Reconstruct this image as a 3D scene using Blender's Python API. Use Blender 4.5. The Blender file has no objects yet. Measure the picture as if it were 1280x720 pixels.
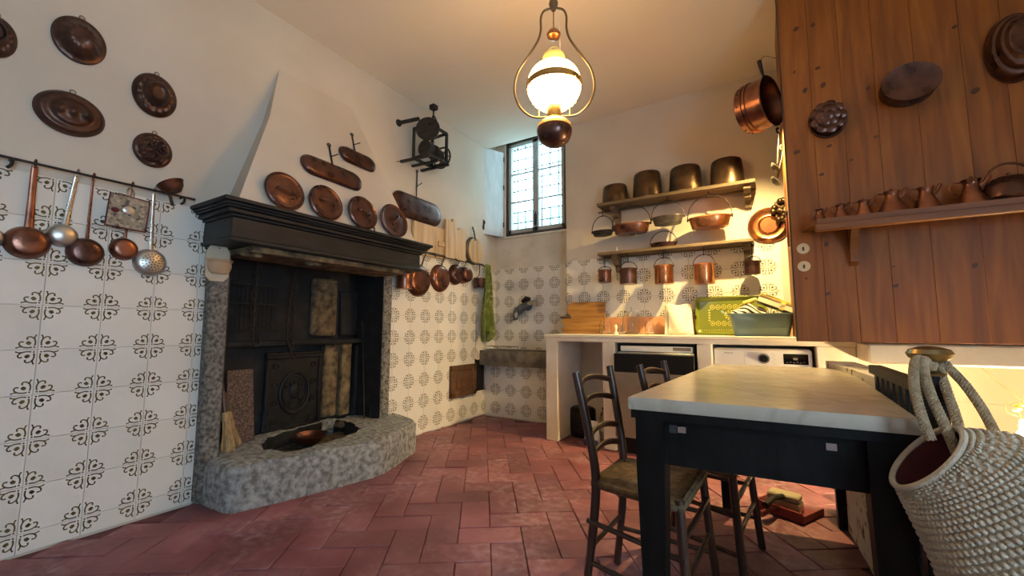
import bpy, bmesh, math, random
from mathutils import Matrix, Vector, noise
random.seed(7)
PI = math.pi
R = math.radians
scene = bpy.context.scene
C = scene.collection

# ------------------------------------------------------------------ camera
F_PX, PITCH, YAW, ROLL, CX, CH = 519.5, R(5.54), R(31.6), R(0.13), 2.834, 0.985
cam_data = bpy.data.cameras.new('camera')
cam = bpy.data.objects.new('camera', cam_data); C.objects.link(cam)
cam_data.sensor_width = 36.0
cam_data.lens = F_PX / 1280 * 36.0
cam_data.clip_start = 0.02
cam.matrix_world = (Matrix.Translation((CX, 0, CH)) @ Matrix.Rotation(YAW, 4, 'Z')
                    @ Matrix.Rotation(PI/2 + PITCH, 4, 'X') @ Matrix.Rotation(ROLL, 4, 'Z'))
scene.camera = cam

# ------------------------------------------------------------------ world, exposure
world = bpy.data.worlds.new('world'); scene.world = world; world.use_nodes = True
bg = world.node_tree.nodes['Background']
bg.inputs['Color'].default_value = (0.62, 0.84, 1.0, 1)
bg.inputs['Strength'].default_value = 14.0
scene.view_settings.view_transform = 'Standard'
scene.view_settings.look = 'None'
scene.view_settings.gamma = 1.0
scene.view_settings.exposure = -0.12
scene.view_settings.use_curve_mapping = False

def area_light(name, loc, rot, sx, sy, color, power, portal=False):
    l = bpy.data.lights.new(name, 'AREA'); l.shape = 'RECTANGLE'; l.size = sx; l.size_y = sy
    l.color = color; l.energy = power
    if portal: l.cycles.is_portal = True
    o = bpy.data.objects.new(name, l); C.objects.link(o); o.location = loc; o.rotation_euler = rot
    return o
def point_light(name, loc, color, power, radius):
    l = bpy.data.lights.new(name, 'POINT'); l.color = color; l.energy = power; l.shadow_soft_size = radius
    o = bpy.data.objects.new(name, l); C.objects.link(o); o.location = loc
    return o
WARM = (1.0, 0.60, 0.24)
P_CLIP, P_STAIR, P_DAY = 400.0, 140.0, 40.0
# daylight: the window in the right-hand wall beside the viewer and the window over the sink
area_light('daylight_side_window', (5.04, -0.85, 1.35), (0, R(90), 0), 1.5, 1.3, (0.34, 0.60, 1.0), P_DAY)
area_light('window_portal', (0.55, 4.50, 2.70), (R(-90), 0, 0), 0.86, 1.2, (1, 1, 1), 1, True)

# ------------------------------------------------------------------ measured rays -> points on real planes
def ray(u, v):
    d = Vector(((u-640)/F_PX, -(v-360)/F_PX, -1.0))
    return cam.matrix_world.to_3x3() @ d
def onx(u, v, x):
    d = ray(u, v); return Vector((CX, 0, CH)) + d*((x-CX)/d.x)
def ony(u, v, y):
    d = ray(u, v); return Vector((CX, 0, CH)) + d*(y/d.y)
def onz(u, v, z):
    d = ray(u, v); return Vector((CX, 0, CH)) + d*((z-CH)/d.z)
def Lb(u0, v0, u1, v1, x=0.0):          # extents on a plane x = const: y, z, width, height
    um, vm = (u0+u1)/2, (v0+v1)/2
    c = onx(um, vm, x)
    return c.y, c.z, abs(onx(u1, vm, x).y-onx(u0, vm, x).y), abs(onx(um, v0, x).z-onx(um, v1, x).z)
def Bb(u0, v0, u1, v1, y=4.0):          # extents on a plane y = const: x, z, width, height
    um, vm = (u0+u1)/2, (v0+v1)/2
    c = ony(um, vm, y)
    return c.x, c.z, abs(ony(u1, vm, y).x-ony(u0, vm, y).x), abs(ony(um, v0, y).z-ony(um, v1, y).z)
def frameL(y, z, off=0.0, roll=0.0):    # local x = +y world, local y = up, local z = out of the left wall
    m = Matrix(((0, 0, 1, off), (1, 0, 0, y), (0, 1, 0, z), (0, 0, 0, 1)))
    return m @ Matrix.Rotation(roll, 4, 'Z')
def frameB(x, z, off=0.0, roll=0.0, y=4.0):
    m = Matrix(((1, 0, 0, x), (0, 0, -1, y-off), (0, 1, 0, z), (0, 0, 0, 1)))
    return m @ Matrix.Rotation(roll, 4, 'Z')

# ------------------------------------------------------------------ materials
MATS = {}
def new_mat(name):
    m = bpy.data.materials.new(name); m.use_nodes = True
    MATS[name] = m
    nt = m.node_tree
    return m, nt, nt.nodes['Principled BSDF']
def N(nt, t, **kw):
    n = nt.nodes.new(t)
    for k, v in kw.items():
        if k in n.inputs.keys() if isinstance(k, str) else False: n.inputs[k].default_value = v
        else: setattr(n, k, v)
    return n
def ramp(nt, fac, stops):
    r = nt.nodes.new('ShaderNodeValToRGB')
    el = r.color_ramp.elements
    while len(el) < len(stops): el.new(0.5)
    for e, (p, c) in zip(el, stops):
        e.position = p; e.color = (c[0], c[1], c[2], 1)
    nt.links.new(fac, r.inputs[0])
    return r
def mat(name, col, rough=0.6, metal=0.0, var=None, scale=8.0, detail=4.0, bump=0.0, bscale=None, stretch=None,
        spec=0.5, rand=0.0, lo=0.35, hi=0.65, coat=0.0, rvar=0.0, world_space=False):
    """principled with noise mottling (var = second colour), bump and per-object variation"""
    m, nt, p = new_mat(name)
    p.inputs['Roughness'].default_value = rough
    p.inputs['Metallic'].default_value = metal
    p.inputs['Specular IOR Level'].default_value = spec
    if coat: p.inputs['Coat Weight'].default_value = coat; p.inputs['Coat Roughness'].default_value = 0.15
    tc = nt.nodes.new('ShaderNodeTexCoord')
    vec = tc.outputs['Object']
    if world_space:
        g = nt.nodes.new('ShaderNodeNewGeometry'); vec = g.outputs['Position']
    mp = nt.nodes.new('ShaderNodeMapping')
    if stretch: mp.inputs['Scale'].default_value = stretch
    nt.links.new(vec, mp.inputs['Vector'])
    out = None
    if var is not None:
        n = nt.nodes.new('ShaderNodeTexNoise'); n.inputs['Scale'].default_value = scale; n.inputs['Detail'].default_value = detail
        nt.links.new(mp.outputs[0], n.inputs['Vector'])
        if rand:
            oi = nt.nodes.new('ShaderNodeObjectInfo')
            ad = nt.nodes.new('ShaderNodeVectorMath'); ad.operation = 'ADD'
            sc = nt.nodes.new('ShaderNodeVectorMath'); sc.operation = 'SCALE'; sc.inputs[0].default_value = (37, 53, 71)
            nt.links.new(oi.outputs['Random'], sc.inputs['Scale'])
            nt.links.new(mp.outputs[0], ad.inputs[0]); nt.links.new(sc.outputs[0], ad.inputs[1])
            nt.links.new(ad.outputs[0], n.inputs['Vector'])
        r = ramp(nt, n.outputs['Fac'], [(lo, col), (hi, var)])
        out = r.outputs[0]
        if rvar:
            mr = nt.nodes.new('ShaderNodeMapRange'); mr.inputs['To Min'].default_value = max(0.03, rough-rvar); mr.inputs['To Max'].default_value = min(1, rough+rvar)
            nt.links.new(n.outputs['Fac'], mr.inputs['Value']); nt.links.new(mr.outputs[0], p.inputs['Roughness'])
    if rand:
        oi2 = nt.nodes.new('ShaderNodeObjectInfo')
        hs = nt.nodes.new('ShaderNodeHueSaturation')
        mr2 = nt.nodes.new('ShaderNodeMapRange'); mr2.inputs['To Min'].default_value = 1-rand; mr2.inputs['To Max'].default_value = 1+rand
        nt.links.new(oi2.outputs['Random'], mr2.inputs['Value']); nt.links.new(mr2.outputs[0], hs.inputs['Value'])
        if out is not None: nt.links.new(out, hs.inputs['Color'])
        else: hs.inputs['Color'].default_value = (*col, 1)
        out = hs.outputs[0]
    if out is not None: nt.links.new(out, p.inputs['Base Color'])
    else: p.inputs['Base Color'].default_value = (*col, 1)
    if bump:
        n2 = nt.nodes.new('ShaderNodeTexNoise'); n2.inputs['Scale'].default_value = bscale or scale*4; n2.inputs['Detail'].default_value = 5
        nt.links.new(mp.outputs[0], n2.inputs['Vector'])
        b = nt.nodes.new('ShaderNodeBump'); b.inputs['Strength'].default_value = bump; b.inputs['Distance'].default_value = 0.01
        nt.links.new(n2.outputs['Fac'], b.inputs['Height']); nt.links.new(b.outputs[0], p.inputs['Normal'])
    return m
def wood(name, c1, c2, c3, axis='Z', rough=0.5, scale=5.0, knots=False, coat=0.0, bump=0.15):
    m, nt, p = new_mat(name)
    p.inputs['Roughness'].default_value = rough
    if coat: p.inputs['Coat Weight'].default_value = coat; p.inputs['Coat Roughness'].default_value = 0.2
    tc = nt.nodes.new('ShaderNodeTexCoord'); oi = nt.nodes.new('ShaderNodeObjectInfo')
    sc = nt.nodes.new('ShaderNodeVectorMath'); sc.operation = 'SCALE'; sc.inputs[0].default_value = (13, 29, 17)
    nt.links.new(oi.outputs['Random'], sc.inputs['Scale'])
    ad = nt.nodes.new('ShaderNodeVectorMath'); ad.operation = 'ADD'
    nt.links.new(tc.outputs['Object'], ad.inputs[0]); nt.links.new(sc.outputs[0], ad.inputs[1])
    mp = nt.nodes.new('ShaderNodeMapping')
    s = [scale*4]*3; s['XYZ'.index(axis)] = scale*0.35
    mp.inputs['Scale'].default_value = s
    nt.links.new(ad.outputs[0], mp.inputs['Vector'])
    n = nt.nodes.new('ShaderNodeTexNoise'); n.inputs['Scale'].default_value = 1.0; n.inputs['Detail'].default_value = 6; n.inputs['Distortion'].default_value = 0.6
    nt.links.new(mp.outputs[0], n.inputs['Vector'])
    r = ramp(nt, n.outputs['Fac'], [(0.28, c1), (0.5, c2), (0.72, c3)])
    nt.links.new(r.outputs[0], p.inputs['Base Color'])
    if bump:
        b = nt.nodes.new('ShaderNodeBump'); b.inputs['Strength'].default_value = bump; b.inputs['Distance'].default_value = 0.004
        nt.links.new(n.outputs['Fac'], b.inputs['Height']); nt.links.new(b.outputs[0], p.inputs['Normal'])
    return m
def emis(name, col, strength, base=(0.9, 0.85, 0.75)):
    m, nt, p = new_mat(name)
    p.inputs['Base Color'].default_value = (*base, 1); p.inputs['Roughness'].default_value = 0.3
    p.inputs['Emission Color'].default_value = (*col, 1); p.inputs['Emission Strength'].default_value = strength
    return m

mat('plaster', (0.57, 0.525, 0.45), 0.9, var=(0.51, 0.46, 0.385), scale=1.6, detail=6, bump=0.12, bscale=18, spec=0.2, world_space=True)
mat('ceiling_plaster', (0.72, 0.67, 0.59), 0.95, var=(0.68, 0.625, 0.54), scale=0.8, bump=0.05, bscale=10, spec=0.1, world_space=True)
mat('niche_plaster', (0.66, 0.62, 0.54), 0.95, var=(0.52, 0.48, 0.41), scale=3.5, detail=8, bump=0.3, bscale=25, spec=0.15, world_space=True)
mat('counter_plaster', (0.80, 0.74, 0.62), 0.7, var=(0.70, 0.62, 0.48), scale=5, detail=6, bump=0.15, bscale=30, world_space=True)
mat('stained_plaster', (0.62, 0.57, 0.48), 0.9, var=(0.10, 0.085, 0.06), scale=14, detail=5, lo=0.56, hi=0.64, bump=0.3, bscale=25, world_space=True)
mat('grout', (0.60, 0.57, 0.50), 0.9)
mat('tile_glaze', (0.73, 0.71, 0.65), 0.16, var=(0.69, 0.665, 0.60), scale=3, rand=0.03, bump=0.05, bscale=12, spec=0.5)
mat('tile_paint', (0.075, 0.064, 0.016), 0.28, var=(0.12, 0.10, 0.028), scale=60)
mat('terracotta_band', (0.58, 0.26, 0.12), 0.45, var=(0.66, 0.34, 0.17), scale=9, rand=0.12)
# worn terracotta brick
def brick_mat():
    m, nt, p = new_mat('floor_brick')
    g = nt.nodes.new('ShaderNodeNewGeometry'); oi = nt.nodes.new('ShaderNodeObjectInfo')
    n1 = N(nt, 'ShaderNodeTexNoise'); n1.inputs['Scale'].default_value = 3.2; n1.inputs['Detail'].default_value = 7
    n2 = N(nt, 'ShaderNodeTexNoise'); n2.inputs['Scale'].default_value = 22; n2.inputs['Detail'].default_value = 6
    n3 = N(nt, 'ShaderNodeTexNoise'); n3.inputs['Scale'].default_value = 2.0; n3.inputs['Detail'].default_value = 4
    for n in (n1, n2, n3): nt.links.new(g.outputs['Position'], n.inputs['Vector'])
    r1 = ramp(nt, n1.outputs['Fac'], [(0.28, (0.125, 0.037, 0.040)), (0.5, (0.205, 0.069, 0.084)), (0.74, (0.31, 0.126, 0.148))])
    dust = ramp(nt, n2.outputs['Fac'], [(0.42, (0, 0, 0)), (0.70, (0.8, 0.8, 0.8))])
    big = ramp(nt, n3.outputs['Fac'], [(0.45, (0, 0, 0)), (0.65, (1, 1, 1))])
    mul = N(nt, 'ShaderNodeMath', operation='MULTIPLY'); nt.links.new(dust.outputs[0], mul.inputs[0]); nt.links.new(big.outputs[0], mul.inputs[1])
    mx = N(nt, 'ShaderNodeMixRGB'); nt.links.new(mul.outputs[0], mx.inputs[0]); nt.links.new(r1.outputs[0], mx.inputs[1]); mx.inputs[2].default_value = (0.42, 0.27, 0.30, 1)
    hs = N(nt, 'ShaderNodeHueSaturation')
    mr = N(nt, 'ShaderNodeMapRange'); mr.inputs['To Min'].default_value = 0.78; mr.inputs['To Max'].default_value = 1.18
    nt.links.new(oi.outputs['Random'], mr.inputs['Value']); nt.links.new(mr.outputs[0], hs.inputs['Value']); nt.links.new(mx.outputs[0], hs.inputs['Color'])
    nt.links.new(hs.outputs[0], p.inputs['Base Color'])
    rr = N(nt, 'ShaderNodeMapRange'); rr.inputs['To Min'].default_value = 0.35; rr.inputs['To Max'].default_value = 0.7
    nt.links.new(n1.outputs['Fac'], rr.inputs['Value']); nt.links.new(rr.outputs[0], p.inputs['Roughness'])
    b = N(nt, 'ShaderNodeBump'); b.inputs['Strength'].default_value = 0.35; b.inputs['Distance'].default_value = 0.008
    ad = N(nt, 'ShaderNodeMath', operation='ADD'); nt.links.new(n1.outputs['Fac'], ad.inputs[0]); nt.links.new(n2.outputs['Fac'], ad.inputs[1])
    nt.links.new(ad.outputs[0], b.inputs['Height']); nt.links.new(b.outputs[0], p.inputs['Normal'])
brick_mat()
mat('floor_mortar', (0.19, 0.070, 0.090), 0.9, var=(0.075, 0.027, 0.033), scale=9, world_space=True)
mat('hearth_stone', (0.13, 0.13, 0.125), 0.85, var=(0.36, 0.37, 0.365), scale=30, detail=12, bump=1.0, bscale=70, world_space=True)
mat('jamb_stone', (0.055, 0.052, 0.047), 0.9, var=(0.23, 0.22, 0.195), scale=48, detail=8, bump=0.7, bscale=45, world_space=True)
mat('sooty_stone', (0.0045, 0.005, 0.006), 0.75, var=(0.020, 0.020, 0.020), scale=9, detail=8, bump=0.6, bscale=30, lo=0.45, hi=0.75, world_space=True)
mat('scorched_stone', (0.040, 0.028, 0.015), 0.9, var=(0.22, 0.155, 0.080), scale=15, detail=8, bump=0.6, bscale=30, world_space=True)
mat('ash', (0.11, 0.08, 0.05), 1.0, var=(0.03, 0.024, 0.018), scale=30, detail=8, bump=0.8, bscale=50, world_space=True)
mat('cast_iron', (0.008, 0.0085, 0.0095), 0.5, metal=0.2, var=(0.018, 0.018, 0.019), scale=25, bump=0.3, bscale=60, spec=0.35)
mat('black_iron', (0.018, 0.018, 0.019), 0.5, metal=0.5, var=(0.04, 0.036, 0.033), scale=30)
mat('mantel_wood', (0.010, 0.0115, 0.013), 0.5, var=(0.024, 0.026, 0.028), scale=6, stretch=(6, 1, 6), bump=0.1, bscale=20, spec=0.3)
mat('copper_dark', (0.075, 0.040, 0.034), 0.30, metal=0.85, var=(0.145, 0.076, 0.062), scale=14, detail=6, bump=0.12, bscale=40, rand=0.15, rvar=0.12)
mat('copper_aged', (0.15, 0.066, 0.045), 0.30, metal=0.9, var=(0.28, 0.125, 0.080), scale=11, detail=6, bump=0.10, bscale=40, rand=0.15, rvar=0.12)
mat('copper_bright', (0.62, 0.27, 0.115), 0.26, metal=0.95, var=(0.42, 0.17, 0.075), scale=9, detail=5, bump=0.06, bscale=30, rand=0.12, rvar=0.1)
mat('copper_brown', (0.060, 0.036, 0.021), 0.33, metal=0.8, var=(0.12, 0.074, 0.038), scale=12, detail=6, bump=0.15, bscale=36, rand=0.15, rvar=0.12)
mat('mould_copper', (0.060, 0.034, 0.027), 0.38, metal=0.8, var=(0.12, 0.065, 0.048), scale=16, detail=6, bump=0.1, bscale=40, rand=0.1, rvar=0.12)
mat('tin', (0.42, 0.41, 0.38), 0.35, metal=0.9, var=(0.58, 0.57, 0.54), scale=14, rvar=0.1)
mat('tin_dark', (0.10, 0.09, 0.08), 0.45, metal=0.8, var=(0.2, 0.18, 0.15), scale=14)
mat('steel', (0.56, 0.54, 0.50), 0.28, metal=0.95, var=(0.42, 0.39, 0.35), scale=20, rvar=0.1)
mat('brass', (0.48, 0.34, 0.13), 0.28, metal=0.95, var=(0.36, 0.25, 0.10), scale=12, rvar=0.08)
mat('brass_lamplit', (0.78, 0.58, 0.22), 0.42, metal=0.6)  # brighter brass for the collar, the lamp's glow put into its colour
mat('brass_aged', (0.30, 0.235, 0.12), 0.33, metal=0.95, var=(0.20, 0.15, 0.075), scale=14, rvar=0.1)
mat('lamp_frame', (0.16, 0.13, 0.085), 0.35, metal=0.9)
wood('pine_board', (0.36, 0.225, 0.105), (0.52, 0.36, 0.19), (0.62, 0.46, 0.27), 'Y', 0.6, 5)
wood('cutting_board', (0.20, 0.088, 0.018), (0.33, 0.160, 0.036), (0.44, 0.24, 0.065), 'X', 0.55, 7)
wood('shelf_wood', (0.075, 0.050, 0.028), (0.13, 0.092, 0.053), (0.20, 0.148, 0.09), 'X', 0.7, 5, bump=0.4)
wood('pine_panel', (0.150, 0.044, 0.004), (0.235, 0.076, 0.007), (0.31, 0.112, 0.014), 'Z', 0.5, 5.0)
wood('pine_shelf', (0.11, 0.036, 0.008), (0.16, 0.056, 0.012), (0.21, 0.078, 0.018), 'X', 0.45, 4)
mat('pine_knot', (0.055, 0.018, 0.006), 0.5, var=(0.09, 0.03, 0.01), scale=60)
wood('chair_wood', (0.020, 0.009, 0.006), (0.040, 0.018, 0.011), (0.065, 0.030, 0.017), 'Z', 0.36, 6, coat=0.2)
wood('door_wood', (0.060, 0.028, 0.012), (0.105, 0.050, 0.022), (0.15, 0.075, 0.034), 'Z', 0.5, 6)
wood('dark_frame', (0.030, 0.020, 0.014), (0.055, 0.038, 0.026), (0.085, 0.06, 0.04), 'Z', 0.6, 6)
mat('table_paint', (0.0038, 0.0038, 0.0036), 0.5, var=(0.0085, 0.0082, 0.0078), scale=7, stretch=(3, 3, 1), bump=0.1, bscale=20, spec=0.15)
mat('rush', (0.105, 0.066, 0.030), 0.8, var=(0.21, 0.14, 0.066), scale=40, detail=3, bump=0.3, bscale=90)
mat('shutter_paint', (0.60, 0.66, 0.68), 0.6, var=(0.52, 0.57, 0.58), scale=5, stretch=(4, 4, 1), bump=0.05)
mat('sash_paint', (0.40, 0.42, 0.42), 0.6, var=(0.34, 0.35, 0.34), scale=8)
mat('white_plastic', (0.82, 0.80, 0.74), 0.35)
mat('black_plastic', (0.010, 0.010, 0.010), 0.4, spec=0.2)
mat('black_glass', (0.006, 0.006, 0.007), 0.08)
mat('grey_panel', (0.20, 0.165, 0.13), 0.5, var=(0.25, 0.21, 0.17), scale=4)
mat('teal_plastic', (0.16, 0.25, 0.245), 0.42, var=(0.18, 0.275, 0.27), scale=4)
mat('white_cloth', (0.84, 0.80, 0.62), 0.9, var=(0.74, 0.69, 0.52), scale=6, bump=0.25, bscale=14)
mat('yellow_paper', (0.76, 0.55, 0.06), 0.6, var=(0.80, 0.66, 0.20), scale=12)
mat('olive_box', (0.30, 0.27, 0.05), 0.55, var=(0.50, 0.42, 0.07), scale=10, lo=0.45, hi=0.55)
mat('brown_box', (0.13, 0.085, 0.05), 0.5, var=(0.26, 0.19, 0.10), scale=12)
mat('tray_green', (0.115, 0.145, 0.012), 0.32, var=(0.15, 0.18, 0.018), scale=4)
mat('tray_print', (0.40, 0.38, 0.055), 0.4, var=(0.50, 0.46, 0.10), scale=40)
mat('bisque', (0.42, 0.27, 0.15), 0.75, var=(0.52, 0.37, 0.23), scale=9, bump=0.1)
mat('bisque_plate', (0.46, 0.40, 0.29), 0.75, var=(0.54, 0.48, 0.37), scale=9, bump=0.1)
mat('broom_straw', (0.30, 0.18, 0.075), 0.85, var=(0.46, 0.31, 0.15), scale=30, stretch=(4, 4, 0.4), bump=0.4, bscale=60)
mat('granite_board', (0.055, 0.030, 0.020), 0.6, var=(0.16, 0.10, 0.075), scale=95, detail=2, lo=0.45, hi=0.6)
mat('red_plastic', (0.20, 0.018, 0.016), 0.5)
mat('pale_plastic', (0.42, 0.37, 0.24), 0.5)
mat('burgundy_cloth', (0.085, 0.012, 0.014), 0.85, var=(0.12, 0.02, 0.02), scale=20)
mat('crochet', (0.46, 0.385, 0.28), 0.95, var=(0.56, 0.49, 0.38), scale=30, bump=0.4, bscale=120, spec=0.1)
mat('crochet_cord', (0.36, 0.27, 0.16), 0.95, var=(0.48, 0.38, 0.25), scale=60, bump=0.6, bscale=160, spec=0.1)
mat('faucet_grey', (0.075, 0.09, 0.12), 0.45, metal=0.5, var=(0.14, 0.165, 0.20), scale=20)
mat('sink_stone', (0.070, 0.063, 0.055), 0.7, var=(0.16, 0.145, 0.125), scale=12, detail=8, bump=0.4, bscale=40, world_space=True)
mat('olive_cloth', (0.095, 0.13, 0.022), 0.9, var=(0.19, 0.24, 0.055), scale=14, bump=0.2, lo=0.4, hi=0.6)
mat('cream_dot', (0.70, 0.66, 0.42), 0.9)
mat('ceramic_switch', (0.62, 0.50, 0.33), 0.3)
mat('ink', (0.03, 0.03, 0.03), 0.6)
mat('label_blue', (0.03, 0.05, 0.13), 0.4)
mat('label_white', (0.70, 0.70, 0.66), 0.5)
mat('garden_stone', (0.50, 0.62, 0.60), 0.9, var=(0.40, 0.52, 0.50), scale=4)
def marble_mat():
    m, nt, p = new_mat('marble')
    tc = N(nt, 'ShaderNodeTexCoord')
    n = N(nt, 'ShaderNodeTexNoise'); n.inputs['Scale'].default_value = 2.6; n.inputs['Detail'].default_value = 9; n.inputs['Distortion'].default_value = 1.6
    n2 = N(nt, 'ShaderNodeTexNoise'); n2.inputs['Scale'].default_value = 9; n2.inputs['Detail'].default_value = 8
    nt.links.new(tc.outputs['Object'], n.inputs['Vector']); nt.links.new(tc.outputs['Object'], n2.inputs['Vector'])
    r = ramp(nt, n.outputs['Fac'], [(0.25, (0.34, 0.30, 0.235)), (0.45, (0.43, 0.385, 0.31)), (0.5, (0.37, 0.325, 0.255)), (0.55, (0.44, 0.395, 0.32)), (0.75, (0.38, 0.34, 0.275))])
    nt.links.new(r.outputs[0], p.inputs['Base Color'])
    mr = N(nt, 'ShaderNodeMapRange'); mr.inputs['To Min'].default_value = 0.10; mr.inputs['To Max'].default_value = 0.30
    nt.links.new(n2.outputs['Fac'], mr.inputs['Value']); nt.links.new(mr.outputs[0], p.inputs['Roughness'])
marble_mat()
def glass_mat(name, col, rough=0.02):
    m, nt, p = new_mat(name)
    p.inputs['Base Color'].default_value = (*col, 1); p.inputs['Roughness'].default_value = rough
    p.inputs['Transmission Weight'].default_value = 1.0; p.inputs['IOR'].default_value = 1.45
    return m
glass_mat('clear_glass', (0.97, 0.97, 0.95))
def pane_mat():
    m, nt, p = new_mat('window_glass')
    tr = N(nt, 'ShaderNodeBsdfTransparent'); tr.inputs['Color'].default_value = (0.86, 0.97, 0.97, 1)
    gl = N(nt, 'ShaderNodeBsdfGlossy'); gl.inputs['Roughness'].default_value = 0.03
    mx = N(nt, 'ShaderNodeMixShader'); mx.inputs[0].default_value = 0.06
    nt.links.new(tr.outputs[0], mx.inputs[1]); nt.links.new(gl.outputs[0], mx.inputs[2])
    nt.links.new(mx.outputs[0], nt.nodes['Material Output'].inputs['Surface'])
pane_mat()
emis('opal_glow', (1.0, 0.53, 0.17), 46.0)
emis('opal_soft', (1.0, 0.66, 0.18), 0.45, (0.55, 0.40, 0.10))
emis('bulb_glow', (1.0, 0.78, 0.42), 40.0)
emis('clip_glow', (1.0, 0.72, 0.35), 20.0)
def potholder_mat():
    m, nt, p = new_mat('tapestry')
    tc = N(nt, 'ShaderNodeTexCoord')
    v = N(nt, 'ShaderNodeTexVoronoi'); v.inputs['Scale'].default_value = 75
    nt.links.new(tc.outputs['Object'], v.inputs['Vector'])
    bw = N(nt, 'ShaderNodeRGBToBW'); nt.links.new(v.outputs['Color'], bw.inputs[0])
    r = ramp(nt, bw.outputs[0], [(0.15, (0.10, 0.09, 0.08)), (0.35, (0.36, 0.31, 0.23)), (0.5, (0.18, 0.17, 0.13)), (0.65, (0.45, 0.37, 0.26)), (0.85, (0.24, 0.20, 0.16))])
    nt.links.new(r.outputs[0], p.inputs['Base Color']); p.inputs['Roughness'].default_value = 0.95
    n = N(nt, 'ShaderNodeTexNoise'); n.inputs['Scale'].default_value = 220
    nt.links.new(tc.outputs['Object'], n.inputs['Vector'])
    b = N(nt, 'ShaderNodeBump'); b.inputs['Strength'].default_value = 0.6; b.inputs['Distance'].default_value = 0.004
    nt.links.new(n.outputs['Fac'], b.inputs['Height']); nt.links.new(b.outputs[0], p.inputs['Normal'])
potholder_mat()
def stripe_mat():
    m, nt, p = new_mat('striped_cloth')
    tc = N(nt, 'ShaderNodeTexCoord')
    w = N(nt, 'ShaderNodeTexWave'); w.bands_direction = 'DIAGONAL'; w.inputs['Scale'].default_value = 11; w.inputs['Distortion'].default_value = 3.5; w.inputs['Detail'].default_value = 1
    nt.links.new(tc.outputs['Object'], w.inputs['Vector'])
    r = ramp(nt, w.outputs['Fac'], [(0.42, (0.02, 0.018, 0.014)), (0.5, (0.78, 0.74, 0.58))])
    nt.links.new(r.outputs[0], p.inputs['Base Color']); p.inputs['Roughness'].default_value = 0.9
stripe_mat()

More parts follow.
